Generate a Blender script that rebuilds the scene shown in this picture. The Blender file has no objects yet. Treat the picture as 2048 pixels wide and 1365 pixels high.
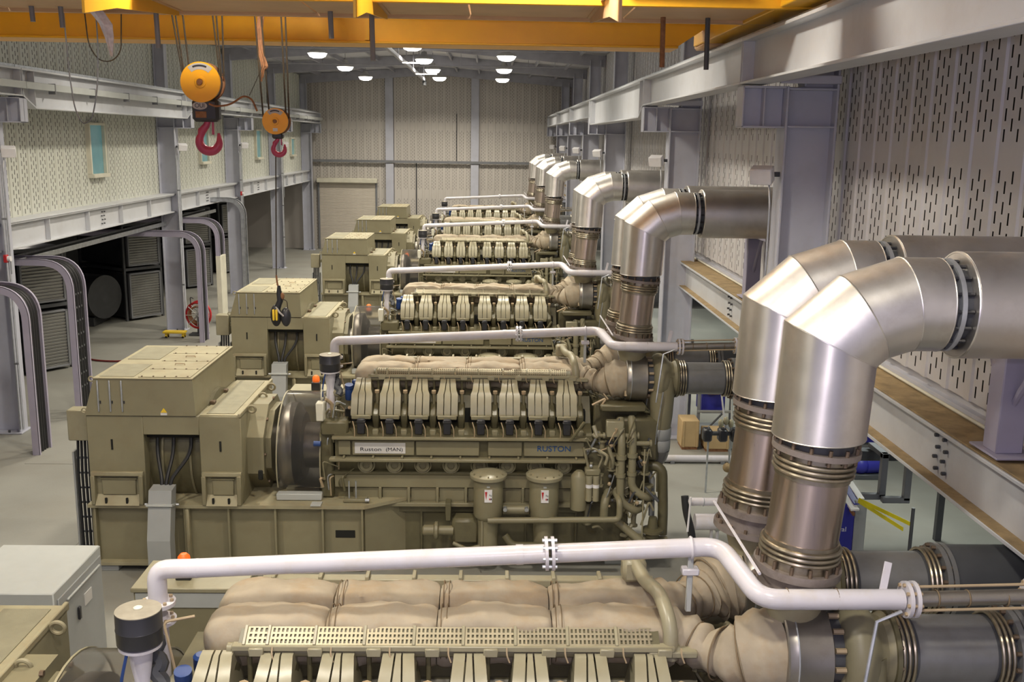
import bpy, math, random
import numpy as np
from mathutils import Matrix, Vector
random.seed(7)
SC = bpy.context.scene
COL = SC.collection
PI = math.pi

# ------------------------------------------------------------------ camera
F, PITCH, YAW, ROLL, CAMH = 2000.0, .19925, .0229, .01486, 6.25
cam_d = bpy.data.cameras.new('camera'); cam = bpy.data.objects.new('camera', cam_d); COL.objects.link(cam)
cam_d.sensor_fit = 'HORIZONTAL'; cam_d.sensor_width = 36.0; cam_d.lens = F * 36.0 / 2048.0
cam_d.clip_start = .05; cam_d.clip_end = 300
fw = Vector((math.sin(YAW) * math.cos(PITCH), math.cos(YAW) * math.cos(PITCH), -math.sin(PITCH)))
rt = Vector((math.cos(YAW), -math.sin(YAW), 0)); up = rt.cross(fw)
rt2 = rt * math.cos(ROLL) + up * math.sin(ROLL); up2 = up * math.cos(ROLL) - rt * math.sin(ROLL)
m = Matrix((rt2, up2, -fw)).transposed().to_4x4(); m.translation = (0, 0, CAMH)
cam.matrix_world = m
SC.camera = cam

# ------------------------------------------------------------------ world, exposure
SC.view_settings.view_transform = 'Standard'; SC.view_settings.look = 'None'
SC.view_settings.gamma = 1.0; SC.view_settings.use_curve_mapping = False
SC.view_settings.exposure = -0.20
W = bpy.data.worlds.new('world'); SC.world = W; W.use_nodes = True
bg = W.node_tree.nodes['Background']; bg.inputs[0].default_value = (.80, .76, 1.0, 1); bg.inputs[1].default_value = .62

cy = SC.cycles; cy.max_bounces = 5; cy.diffuse_bounces = 3; cy.glossy_bounces = 3; cy.transmission_bounces = 5; cy.transparent_max_bounces = 6
cy.caustics_reflective = False; cy.caustics_refractive = False; cy.use_adaptive_sampling = True; cy.adaptive_threshold = .06

# ceiling lamps that light the hall (their housings are built further down)
LAMPS = [(x, y, 9.0) for y in (2.5, 9.5, 16.6, 23.7, 30.7, 37.75, 44.8, 51.9) for x in (-6.35, .51)] + \
        [(-2.67, y, 9.05) for y in (5.2, 11.1, 17.0, 22.9, 28.8, 34.65, 40.55, 46.4, 52.3)]
def area(name, loc, size, power, color, rot=(0, 0, 0), shape='DISK', size_y=None, spread=None):
    d = bpy.data.lights.new(name, 'AREA'); d.shape = shape; d.size = size; d.energy = power; d.color = color
    if size_y: d.size_y = size_y
    if spread: d.spread = spread
    o = bpy.data.objects.new(name, d); COL.objects.link(o); o.location = loc; o.rotation_euler = rot
    return o
for i, p in enumerate(LAMPS):
    area('lamp_light', p, .6, 235, (1.0, .925, .78), spread=2.55)
area('camera_flash', (.06, -.02, CAMH + .16), .16, 95, (.92, .84, 1.0), rot=(PI / 2 - PITCH, 0, -YAW))     # the photographer's flash
for y in (8, 16, 24, 33, 42, 51):                       # lamps under the low roof of the side aisle on the right
    area('aisle_light', (7.0, y, 3.55), .9, 95, (.93, 1.0, .93))
for y in (27, 37.5, 46, 53):                            # dim lamps in the radiator aisle on the left
    area('radiator_aisle_light', (-12.6, y, 3.7), .4, 10, (1.0, .9, .8))

# ------------------------------------------------------------------ helpers
MATS = {}
def mat(name, col, rough=.5, metal=0.0, var=.12, vscale=3.0, bump=0.0, bscale=40.0, dirt=None, dscale=1.2, damt=.5,
        emit=None, estr=0.0, trans=0.0, alpha=1.0, stretch=None, spec=.5, coat=0.0):
    M = bpy.data.materials.new(name); M.use_nodes = True; nt = M.node_tree; N = nt.nodes; L = nt.links
    b = N['Principled BSDF']; b.inputs['Roughness'].default_value = rough; b.inputs['Metallic'].default_value = metal
    b.inputs['Specular IOR Level'].default_value = spec
    if coat: b.inputs['Coat Weight'].default_value = coat
    tc = N.new('ShaderNodeTexCoord'); src = tc.outputs['Object']
    if stretch:
        mp = N.new('ShaderNodeMapping'); mp.inputs['Scale'].default_value = stretch; L.new(src, mp.inputs[0]); src = mp.outputs[0]
    n1 = N.new('ShaderNodeTexNoise'); n1.inputs['Scale'].default_value = vscale; n1.inputs['Detail'].default_value = 5
    L.new(src, n1.inputs['Vector'])
    mr = N.new('ShaderNodeMapRange'); mr.inputs[1].default_value = .25; mr.inputs[2].default_value = .75
    mr.inputs[3].default_value = 1 - var; mr.inputs[4].default_value = 1 + var; L.new(n1.outputs[0], mr.inputs[0])
    mx = N.new('ShaderNodeMix'); mx.data_type = 'RGBA'; mx.blend_type = 'MULTIPLY'; mx.inputs[0].default_value = 1
    mx.inputs[6].default_value = (*col, 1); L.new(mr.outputs[0], mx.inputs[7]); out = mx.outputs[2]
    if dirt:
        n2 = N.new('ShaderNodeTexNoise'); n2.inputs['Scale'].default_value = dscale; n2.inputs['Detail'].default_value = 7
        n2.inputs['Roughness'].default_value = .65; L.new(src, n2.inputs['Vector'])
        r2 = N.new('ShaderNodeMapRange'); r2.inputs[1].default_value = .48; r2.inputs[2].default_value = .72
        r2.inputs[3].default_value = 0; r2.inputs[4].default_value = damt; L.new(n2.outputs[0], r2.inputs[0])
        m2 = N.new('ShaderNodeMix'); m2.data_type = 'RGBA'; L.new(r2.outputs[0], m2.inputs[0]); L.new(out, m2.inputs[6])
        m2.inputs[7].default_value = (*dirt, 1); out = m2.outputs[2]
    L.new(out, b.inputs['Base Color'])
    if metal > .5:
        rr = N.new('ShaderNodeMapRange'); rr.inputs[3].default_value = max(.05, rough - .09); rr.inputs[4].default_value = rough + .12
        L.new(n1.outputs[0], rr.inputs[0]); L.new(rr.outputs[0], b.inputs['Roughness'])
    if bump:
        n3 = N.new('ShaderNodeTexNoise'); n3.inputs['Scale'].default_value = bscale; n3.inputs['Detail'].default_value = 3
        L.new(src, n3.inputs['Vector'])
        bp = N.new('ShaderNodeBump'); bp.inputs['Strength'].default_value = bump; bp.inputs['Distance'].default_value = .01
        L.new(n3.outputs[0], bp.inputs['Height']); L.new(bp.outputs[0], b.inputs['Normal'])
    if emit:
        b.inputs['Emission Color'].default_value = (*emit, 1); b.inputs['Emission Strength'].default_value = estr
    if trans: b.inputs['Transmission Weight'].default_value = trans; b.inputs['IOR'].default_value = 1.14
    if alpha < 1: b.inputs['Alpha'].default_value = alpha
    MATS[name] = M
    return M
mat('khaki', (.250, .225, .140), .42, var=.10, vscale=1.6, dirt=(.20, .165, .095), dscale=2.2, damt=.45)
mat('khaki_dusty', (.34, .305, .195), .6, var=.14, vscale=2.5, dirt=(.27, .21, .12), dscale=3, damt=.6)
mat('khaki_shaded', (.135, .120, .066), .40, var=.14, vscale=4, dirt=(.10, .085, .05), dscale=5, damt=.55)  # darker copy of khaki: the engine body's shade is put into the colour
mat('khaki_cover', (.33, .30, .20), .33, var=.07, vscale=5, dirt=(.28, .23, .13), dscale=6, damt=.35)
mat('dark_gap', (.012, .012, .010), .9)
mat('grille', (.265, .245, .165), .6, var=.12, vscale=6, bump=.5, bscale=160)
mat('grille_metal', (.33, .29, .20), .45, metal=.6, var=.15, vscale=8)
mat('black_rubber', (.018, .018, .020), .5)
mat('black_plastic', (.03, .03, .035), .35)
mat('drum_top', (.30, .27, .21), .6, var=.15, vscale=12)
mat('white_paint', (.66, .635, .68), .28, var=.05, vscale=3, dirt=(.52, .44, .30), dscale=4, damt=.35)
mat('grey_paint', (.36, .37, .37), .4, var=.06, dirt=(.25, .25, .24), damt=.3)
mat('pale_grey_paint', (.47, .485, .47), .4, var=.05, dirt=(.36, .36, .34), damt=.3)
mat('steel_blue', (.53, .54, .62), .42, var=.07, vscale=1.1, dirt=(.36, .35, .38), dscale=1.0, damt=.4)
mat('beam_pale', (.60, .61, .64), .40, var=.06, vscale=1.0, dirt=(.44, .42, .42), dscale=1.3, damt=.4)
mat('panel', (.64, .645, .575), .45, var=.05, vscale=.7)
mat('panel_right', (.61, .59, .60), .45, var=.06, vscale=.7, dirt=(.40, .36, .28), dscale=.7, damt=.35)
mat('panel_back', (.58, .54, .50), .5, var=.06, vscale=.5)
mat('ceiling', (.60, .60, .66), .6, var=.08)
mat('roof_steel', (.36, .36, .41), .5)
mat('slot_dark', (.03, .026, .018), .9)
mat('dust', (.33, .235, .12), .8, var=.3, vscale=5, dirt=(.17, .12, .06), dscale=9, damt=.6)
mat('crane_orange', (.78, .375, .003), .38, var=.04, dirt=(.60, .24, .01), dscale=1.0, damt=.3)
mat('crane_yellow', (.80, .42, .02), .45, var=.06)
mat('crane_tan', (.62, .40, .22), .6, var=.1, vscale=2)
mat('sheave_orange', (.90, .42, .015), .32, var=.05)
mat('hook_red', (.46, .055, .125), .35, var=.1, dirt=(.30, .03, .04), damt=.4)
mat('label_grey', (.42, .40, .38), .5)
mat('rope', (.055, .040, .025), .6)
mat('rust_rope', (.28, .13, .06), .8, var=.3, vscale=20)
mat('dark_steel', (.075, .078, .085), .45)
mat('mid_steel', (.20, .205, .22), .45)
mat('purple_steel', (.40, .37, .47), .42, var=.08)
mat('galvanised', (.52, .54, .57), .42, metal=.7, var=.18, vscale=9)
mat('aluminium', (.82, .79, .75), .37, metal=1.0, var=.16, vscale=2.2, dirt=(.42, .36, .27), dscale=2.4, damt=.45, bump=.05, bscale=6)
mat('brushed_aluminium', (.84, .80, .77), .36, metal=1.0, var=.12, vscale=2.2, dirt=(.55, .48, .42), dscale=2.4, damt=.35)
mat('alu_duct', (.68, .65, .62), .43, metal=1.0, var=.13, vscale=2.5, dirt=(.40, .36, .32), dscale=2.0, damt=.45, bump=.05, bscale=5)
mat('stainless', (.56, .46, .39), .30, metal=1.0, var=.10, vscale=3, dirt=(.27, .22, .17), dscale=3, damt=.35, stretch=(8, 8, .6))
mat('bellows', (.40, .35, .265), .32, metal=.9, var=.16, vscale=9, dirt=(.18, .14, .09), dscale=8, damt=.55)
mat('flange_paint', (.30, .255, .23), .42, metal=.3, var=.18, vscale=8, dirt=(.13, .10, .08), dscale=8, damt=.6)
mat('bolt', (.20, .145, .10), .5, metal=.6, var=.3, vscale=30)
mat('turbo_steel', (.36, .335, .30), .36, metal=.85, var=.14, vscale=4, dirt=(.23, .20, .16), dscale=4, damt=.5)
mat('intake_grey', (.235, .235, .235), .36, metal=.35, var=.08, vscale=4, dirt=(.17, .15, .13), dscale=5, damt=.4)
mat('lagging', (.385, .325, .24), .85, var=.13, vscale=5, bump=.5, bscale=9, dirt=(.36, .245, .13), dscale=4, damt=.6)
mat('strap', (.20, .145, .085), .8)
mat('wire_bronze', (.42, .32, .20), .45)
mat('blue_plastic', (.02, .055, .20), .4)
mat('blue_paint', (.03, .03, .32), .45, var=.08)
mat('orange_beacon', (.95, .16, .02), .35, emit=(1, .2, .03), estr=.35)
mat('red_paint', (.50, .025, .03), .4)
mat('yellow_paint', (.85, .58, .04), .45)
mat('yellow_tape', (.90, .80, .03), .5)
mat('amber_plate', (.48, .30, .05), .5)
mat('cardboard', (.52, .37, .19), .8, var=.12)
mat('louvre', (.31, .305, .285), .5, var=.08)
mat('louvre_gap', (.05, .05, .05), .8)
mat('radiator_dark', (.045, .046, .05), .5, var=.2)
mat('door_cream', (.66, .60, .52), .5, var=.04)
mat('cream_trim', (.70, .67, .55), .5)
mat('teal_glass', (.13, .26, .28), .12, spec=.6, emit=(.10, .24, .26), estr=.35)
mat('lamp_glass', (1, 1, 1), .3, emit=(1.0, .97, .88), estr=14.0)
mat('lamp_body', (.55, .55, .54), .4)
mat('white_plastic', (.82, .80, .82), .4)
mat('plate_white', (.66, .64, .62), .45)
mat('ink', (.02, .02, .03), .6)
mat('blue_letters', (.01, .07, .24), .45)
mat('clear_sheet', (.80, .77, .73), .10, trans=.96, var=.02)
mat('foil', (.80, .77, .84), .25, var=.2, vscale=20, bump=.8, bscale=14)
mat('hose_red', (.16, .02, .02), .5)
mat('tape_white', (.95, .90, .85), .5)
def brushed(nm, amount):
    # turned sheet: fine grooves run round the pipe, so highlights stretch along its axis
    M = MATS[nm]; nt = M.node_tree; b = nt.nodes['Principled BSDF']; tg = nt.nodes.new('ShaderNodeTangent'); tg.direction_type = 'RADIAL'; tg.axis = 'Z'
    nt.links.new(tg.outputs[0], b.inputs['Tangent']); b.inputs['Anisotropic'].default_value = amount; b.inputs['Anisotropic Rotation'].default_value = .25
brushed('brushed_aluminium', .75); brushed('stainless', .75)
# concrete floor: grey slab with joints, stains and wear of its own
def floor_mat():
    M = mat('concrete', (.285, .28, .25), .55, var=.13, vscale=.6, bump=.12, bscale=30, dirt=(.24, .22, .18), dscale=.45, damt=.55)
    return M
floor_mat()

class MB:
    def __init__(s): s.v = []; s.f = []
    def _add(s, vs, fs):
        o = len(s.v); s.v.extend([tuple(p) for p in vs]); s.f.extend([tuple(i + o for i in f) for f in fs]); return s
    def box(s, x0, x1, y0, y1, z0, z1, b=0.0):
        if x0 > x1: x0, x1 = x1, x0
        if y0 > y1: y0, y1 = y1, y0
        if z0 > z1: z0, z1 = z1, z0
        c = ((x0 + x1) / 2, (y0 + y1) / 2, (z0 + z1) / 2)
        return s.obox(c, (x1 - x0, y1 - y0, z1 - z0), None, b)
    def obox(s, c, size, R=None, b=0.0):
        hx, hy, hz = size[0] / 2, size[1] / 2, size[2] / 2
        if b <= 0:
            vs = [Vector((sx * hx, sy * hy, sz * hz)) for sz in (-1, 1) for sy in (-1, 1) for sx in (-1, 1)]
            fs = [(0, 2, 3, 1), (4, 5, 7, 6), (0, 1, 5, 4), (2, 6, 7, 3), (0, 4, 6, 2), (1, 3, 7, 5)]
        else:
            b = min(b, hx * .9, hy * .9, hz * .9); vs = []; idx = {}
            for sx in (-1, 1):
                for sy in (-1, 1):
                    for sz in (-1, 1):
                        for a in range(3):
                            d = [hx - b, hy - b, hz - b]; d[a] = (hx, hy, hz)[a]
                            idx[(sx, sy, sz, a)] = len(vs); vs.append(Vector((sx * d[0], sy * d[1], sz * d[2])))
            fs = []
            for a in range(3):
                o = [i for i in range(3) if i != a]
                for sg in (-1, 1):
                    q = []
                    for (p, r) in ((-1, -1), (1, -1), (1, 1), (-1, 1)):
                        k = [0, 0, 0]; k[a] = sg; k[o[0]] = p; k[o[1]] = r; q.append(idx[(*k, a)])
                    if (sg > 0) != (a != 1): q = q[::-1]
                    fs.append(tuple(q))
            for a in range(3):
                o = [i for i in range(3) if i != a]
                for p in (-1, 1):
                    for r in (-1, 1):
                        q = []
                        for (sg, w) in ((-1, o[0]), (1, o[0]), (1, o[1]), (-1, o[1])):
                            k = [0, 0, 0]; k[a] = sg; k[o[0]] = p; k[o[1]] = r; q.append(idx[(*k, w)])
                        fs.append(tuple(q))
            for sx in (-1, 1):
                for sy in (-1, 1):
                    for sz in (-1, 1):
                        fs.append(tuple(idx[(sx, sy, sz, a)] for a in range(3)))
            # orient outward
            nf = []
            for f in fs:
                cen = sum((vs[i] for i in f), Vector()) / len(f)
                n = (vs[f[1]] - vs[f[0]]).cross(vs[f[2]] - vs[f[0]])
                nf.append(f if n.dot(cen) > 0 else f[::-1])
            fs = nf
        C = Vector(c)
        vs = [((R @ p) if R is not None else p) + C for p in vs]
        return s._add(vs, fs)
    def prism(s, poly, axis, a, b):
        """poly: 2-D points in the other two axes, in the order (y,z) for x, (x,z) for y, (x,y) for z"""
        def p3(q, t):
            return {'x': (t, q[0], q[1]), 'y': (q[0], t, q[1]), 'z': (q[0], q[1], t)}[axis]
        n = len(poly); vs = [p3(q, a) for q in poly] + [p3(q, b) for q in poly]
        fs = [tuple(range(n))[::-1], tuple(range(n, 2 * n))] + [(i, (i + 1) % n, n + (i + 1) % n, n + i) for i in range(n)]
        ar = sum(poly[i][0] * poly[(i + 1) % n][1] - poly[(i + 1) % n][0] * poly[i][1] for i in range(n))
        flip = (ar > 0) != (b > a)
        if axis == 'y': flip = not flip
        if flip: fs = [f[::-1] for f in fs]
        return s._add(vs, fs)
    @staticmethod
    def _frame(d):
        d = d.normalized(); a = Vector((0, 0, 1)) if abs(d.z) < .9 else Vector((1, 0, 0))
        u = d.cross(a).normalized(); return u, d.cross(u).normalized()
    def cyl(s, p0, p1, r0, r1=None, n=16, caps=True):
        r1 = r0 if r1 is None else r1
        return s.lathe([(r0, 0), (r1, (Vector(p1) - Vector(p0)).length)], p0, Vector(p1) - Vector(p0), n, caps)
    def lathe(s, prof, p0, d, n=16, caps=True):
        p0 = Vector(p0); d = Vector(d).normalized(); u, w = s._frame(d); vs = []; fs = []
        for (r, h) in prof:
            for i in range(n):
                a = 2 * PI * i / n; vs.append(p0 + d * h + (u * math.cos(a) + w * math.sin(a)) * r)
        m_ = len(prof)
        for j in range(m_ - 1):
            for i in range(n):
                k = (i + 1) % n; fs.append((j * n + i, j * n + k, (j + 1) * n + k, (j + 1) * n + i))
        if caps:
            fs.append(tuple(range(n))[::-1]); fs.append(tuple((m_ - 1) * n + i for i in range(n)))
        return s._add(vs, fs)
    def tube(s, pts, r, n=10, caps=True, closed=False):
        pts = [Vector(p) for p in pts]; m_ = len(pts); rs = r if isinstance(r, (list, tuple)) else [r] * m_
        vs = []; fs = []; u = None
        for j in range(m_):
            if closed: t = pts[(j + 1) % m_] - pts[j - 1]
            else: t = pts[min(j + 1, m_ - 1)] - pts[max(j - 1, 0)]
            t.normalize()
            if u is None: u, _ = s._frame(t)
            u = (u - t * u.dot(t)).normalized(); w = t.cross(u)
            for i in range(n):
                a = 2 * PI * i / n; vs.append(pts[j] + (u * math.cos(a) + w * math.sin(a)) * rs[j])
        rng = m_ if closed else m_ - 1
        for j in range(rng):
            q = (j + 1) % m_
            for i in range(n):
                k = (i + 1) % n; fs.append((j * n + i, j * n + k, q * n + k, q * n + i))
        if caps and not closed:
            fs.append(tuple(range(n))[::-1]); fs.append(tuple((m_ - 1) * n + i for i in range(n)))
        return s._add(vs, fs)
    def ring(s, c, d, R, r, n=24, k=8):
        c = Vector(c); u, w = s._frame(Vector(d))
        return s.tube([c + (u * math.cos(2 * PI * i / n) + w * math.sin(2 * PI * i / n)) * R for i in range(n)], r, k, closed=True)
    def ball(s, c, rx, ry=None, rz=None, n=14, m_=9):
        ry = rx if ry is None else ry; rz = rx if rz is None else rz
        vs = [(c[0], c[1], c[2] - rz)]; fs = []
        for j in range(1, m_):
            t = PI * j / m_
            for i in range(n):
                a = 2 * PI * i / n
                vs.append((c[0] + rx * math.sin(t) * math.cos(a), c[1] + ry * math.sin(t) * math.sin(a), c[2] - rz * math.cos(t)))
        vs.append((c[0], c[1], c[2] + rz)); L_ = len(vs) - 1
        for i in range(n):
            k = (i + 1) % n; fs.append((0, 1 + k, 1 + i)); fs.append((L_, L_ - n + i, L_ - n + k))
            for j in range(m_ - 2):
                fs.append((1 + j * n + i, 1 + j * n + k, 1 + (j + 1) * n + k, 1 + (j + 1) * n + i))
        return s._add(vs, fs)
    def build(s, name, mt, parent=None, smooth=38, kind=None):
        return make(name, s.v, s.f, mt, parent, smooth, kind)

def root_of(o):
    while o.parent: o = o.parent
    return o
def make(name, v, f, mt, parent=None, smooth=38, kind=None):
    org = Vector((0, 0, 0))
    if parent is not None: org = root_of(parent).location
    me = bpy.data.meshes.new(name)
    if org.length: v = [(p[0] - org.x, p[1] - org.y, p[2] - org.z) for p in v]
    me.from_pydata(v, [], f); me.materials.append(MATS[mt])
    if smooth:
        me.polygons.foreach_set('use_smooth', [True] * len(me.polygons)); me.set_sharp_from_angle(angle=math.radians(smooth))
    me.update()
    o = bpy.data.objects.new(name, me); COL.objects.link(o)
    if parent is not None: o.parent = parent
    if kind: o['kind'] = kind
    return o
def tag(o, label, cat, group=None, kind=None):
    o['label'] = label; o['category'] = cat
    if group: o['group'] = group
    if kind: o['kind'] = kind
    return o
def thing(name, label, cat, loc=(0, 0, 0), group=None):
    o = bpy.data.objects.new(name, None); COL.objects.link(o); o.location = loc; o.empty_display_size = .2
    return tag(o, label, cat, group)
def struct(name, label=None, loc=(0, 0, 0)):
    o = bpy.data.objects.new(name, None); COL.objects.link(o); o.location = loc; o['kind'] = 'structure'
    if label: o['label'] = label
    return o
def recentre(o):
    """move a parentless mesh's origin to the centre of its base"""
    me = o.data; n = len(me.vertices); co = np.empty(n * 3); me.vertices.foreach_get('co', co); co = co.reshape(-1, 3)
    c = (co.min(0) + co.max(0)) / 2; c[2] = co[:, 2].min(); co -= c; me.vertices.foreach_set('co', co.ravel()); me.update()
    o.location = o.location + Vector(c); return o
def inst(o, off, parent=None, rot=None):
    """another object on the same mesh, shifted by off (an alike piece of the same thing)"""
    c = o.copy(); COL.objects.link(c); c.parent = parent if parent is not None else o.parent
    c.location = o.location + Vector(off)
    if rot: c.rotation_euler = rot
    return c
def copy_tree(o, parent=None):
    c = o.copy(); COL.objects.link(c); c.parent = parent
    for ch in list(o.children): copy_tree(ch, c)
    return c
def circle_pts(c, d, R, n, ph=0.0):
    c = Vector(c); u, w = MB._frame(Vector(d))
    return [c + (u * math.cos(ph + 2 * PI * i / n) + w * math.sin(ph + 2 * PI * i / n)) * R for i in range(n)]
def bolts(c, d, R, n, parent, r=.014, h=.03, mt='bolt', ph=0.0, name='bolt'):
    d = Vector(d).normalized(); ps = circle_pts(c, d, R, n, ph); first = None
    for p in ps:
        if first is None: first = MB().cyl(p - d * h / 2, p + d * h / 2, r, n=6).build(name, mt, parent); p0 = p
        else: inst(first, p - p0)
def arc(c, a0, a1, R, n, plane='xz'):
    out = []
    for i in range(n + 1):
        a = a0 + (a1 - a0) * i / n; x, y = math.cos(a) * R, math.sin(a) * R
        out.append({'xz': (c[0] + x, c[1], c[2] + y), 'xy': (c[0] + x, c[1] + y, c[2]), 'yz': (c[0], c[1] + x, c[2] + y)}[plane])
    return out
def rounded(pts, R, n=5):
    """a polyline with its inner corners rounded"""
    P = [Vector(p) for p in pts]; out = [P[0]]
    for i in range(1, len(P) - 1):
        a, b, c = P[i - 1], P[i], P[i + 1]; d1 = (a - b).normalized(); d2 = (c - b).normalized()
        r = min(R, (a - b).length * .49, (c - b).length * .49); s_, e_ = b + d1 * r, b + d2 * r
        for k in range(n + 1):
            t = k / n; out.append(s_ * (1 - t) ** 2 + b * 2 * t * (1 - t) + e_ * t * t)
    out.append(P[-1]); return out
def text_mesh(name, s_, size, mt, parent, loc, rot, depth=.002, width=None):
    cu = bpy.data.curves.new(name, 'FONT'); cu.body = s_; cu.size = size; cu.extrude = depth; cu.align_x = 'CENTER'; cu.align_y = 'CENTER'
    t = bpy.data.objects.new('t', cu); COL.objects.link(t); bpy.context.view_layer.update()
    me = bpy.data.meshes.new_from_object(t.evaluated_get(bpy.context.evaluated_depsgraph_get()))
    bpy.data.objects.remove(t); bpy.data.curves.remove(cu)
    co = np.empty(len(me.vertices) * 3); me.vertices.foreach_get('co', co); co = co.reshape(-1, 3)
    if width: co[:, 0] *= width / max(1e-6, co[:, 0].max() - co[:, 0].min())
    R = np.array(Matrix.Identity(3) if rot is None else rot); co = co @ R.T + np.array(loc)
    if parent is not None: co -= np.array(root_of(parent).location)
    me.vertices.foreach_set('co', co.ravel()); me.update(); me.name = name; me.materials.clear(); me.materials.append(MATS[mt])
    o = bpy.data.objects.new(name, me); COL.objects.link(o); o.parent = parent
    return o
FRONT = Matrix(((1, 0, 0), (0, 0, -1), (0, 1, 0)))   # text facing -Y

# ------------------------------------------------------------------ the building shell
XL, XR, YB = -10.45, 4.42, 57.0
Y0 = -4.0
COLY = [4.5, 12.6, 20.7, 32.2, 40.2, 48.1, 56.2]
fl = MB().box(-16.5, 10.5, Y0, YB + .4, -.3, 0).build('floor', 'concrete', None, 0); fl['kind'] = 'structure'; fl['label'] = 'worn grey concrete floor of the engine hall'
# pale repaired slab strips between the alternators, flush with the floor
for (x0, x1, y0, y1) in ((-8.9, -6.35, 11.0, 18.5), (-8.9, -6.35, 18.53, 26.0), (-6.3, -5.9, 11.0, 26)):
    q = MB().box(x0, x1, y0, y1, 0, .006).build('slab', 'concrete', fl, 0)

def slotted(name, parent, length, height, org, ux, nrm, mt, rib=.48, gap_rows=(), sw=.026):
    """vertical slotted cladding: slots cut right through the sheet, a dark cavity sheet behind, ribs standing proud.
    ux: unit vector along the wall, nrm: towards the hall."""
    ux = np.array(ux, float); nz = np.array((0, 0, 1.0)); nr = np.array(nrm, float); org = np.array(org, float)
    sl_ = .108; per = .176
    nribs = max(1, round(length / rib)); rib = length / nribs; V = []; Fc = []; base = 0
    rows = int(height / per)
    def quads(A):
        nonlocal base
        A = np.array(A, float).reshape(-1, 4, 3); V.append(A.reshape(-1, 3)); Fc.append(np.arange(base, base + len(A) * 4).reshape(-1, 4)); base += len(A) * 4
    def P(u, z, d=0.0): return org + ux * u + nz * z + nr * d
    Q = []
    for i in range(nribs):
        u0 = i * rib
        # the rib: a shallow raised trapezoid
        for (a, b, da, db) in ((0, .014, 0, .022), (.014, .116, .022, .022), (.116, .13, .022, 0)):
            Q.append([P(u0 + a, 0, da), P(u0 + b, 0, db), P(u0 + b, height, db), P(u0 + a, height, da)])
        cs = [u0 + .13 + (rib - .13) * (k + .5) / 3 for k in range(3)]; last = u0 + .13
        for k, c in enumerate(cs):
            Q.append([P(last, 0), P(c - sw / 2, 0), P(c - sw / 2, height), P(last, height)]); last = c + sw / 2
            z = 0.0; ph = per / 2 if (k + i) % 2 else 0.0
            for r in range(rows + 1):
                zs = r * per + ph + .05
                if zs + sl_ > height: break
                if any(g0 < zs + org[2] + sl_ and zs + org[2] < g1 for g0, g1 in gap_rows): continue
                Q.append([P(c - sw / 2, z), P(c + sw / 2, z), P(c + sw / 2, zs), P(c - sw / 2, zs)]); z = zs + sl_
            Q.append([P(c - sw / 2, z), P(c + sw / 2, z), P(c + sw / 2, height), P(c - sw / 2, height)])
        Q.append([P(last, 0), P(u0 + rib, 0), P(u0 + rib, height), P(last, height)])
    A = np.array(Q)
    quads(A)
    V = np.concatenate(V); Fc = np.concatenate(Fc)
    loc = np.array(root_of(parent).location); V = V - loc
    n = np.cross(ux, nz)
    if n @ nr < 0: Fc = Fc[:, ::-1]
    me = bpy.data.meshes.new(name); me.vertices.add(len(V)); me.vertices.foreach_set('co', V.ravel().astype(np.float32))
    me.loops.add(Fc.size); me.loops.foreach_set('vertex_index', Fc.ravel().astype(np.int32))
    me.polygons.add(len(Fc)); me.polygons.foreach_set('loop_start', np.arange(0, Fc.size, 4, dtype=np.int32)); me.polygons.foreach_set('loop_total', np.full(len(Fc), 4, np.int32))
    me.update(calc_edges=True); me.materials.append(MATS[mt])
    o = bpy.data.objects.new(name, me); COL.objects.link(o); o.parent = parent
    L_ = nribs * rib
    c0, c1 = P(0, 0, -.05), P(L_, height, -.06)
    MB().box(c0[0], c1[0] if abs(c1[0] - c0[0]) > .005 else c0[0] - .01 * np.sign(nr[0]), c0[1], c1[1] if abs(c1[1] - c0[1]) > .005 else c0[1] + .01, c0[2], c1[2]).build('cavity_sheet', 'slot_dark', parent, 0)
    return o

# left wall: slotted sheets above the aisle, one sheet per bay
wl = struct('wall_left', 'cream slotted metal cladding of the left wall above the open aisle', (XL, 20, 0))
WIN = []
def bay(parent, side, y0, y1, z0, z1, mt):
    x = XL if side < 0 else XR
    return slotted('panel', parent, y1 - y0, z1 - z0, (x, y0, z0), (0, 1, 0), (-side, 0, 0), mt, gap_rows=((6.12, 6.28),) if side > 0 else ())
for i in range(1, len(COLY) - 1):
    bay(wl, -1, COLY[i], COLY[i + 1], 4.40, 9.5, 'panel')
MB().box(XL - .16, XL - .075, Y0, YB, 4.0, 10.3).build('outer_sheet', 'panel', wl, 0)
wr = struct('wall_right', 'pale lavender slotted metal cladding of the right wall', (XR, 20, 0))
for i in range(0, len(COLY) - 1):
    bay(wr, 1, COLY[i], COLY[i + 1], 3.95, 9.5, 'panel_right')
MB().box(XR + .075, XR + .16, Y0, YB, 3.3, 10.3).build('outer_sheet', 'panel_right', wr, 0)
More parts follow.
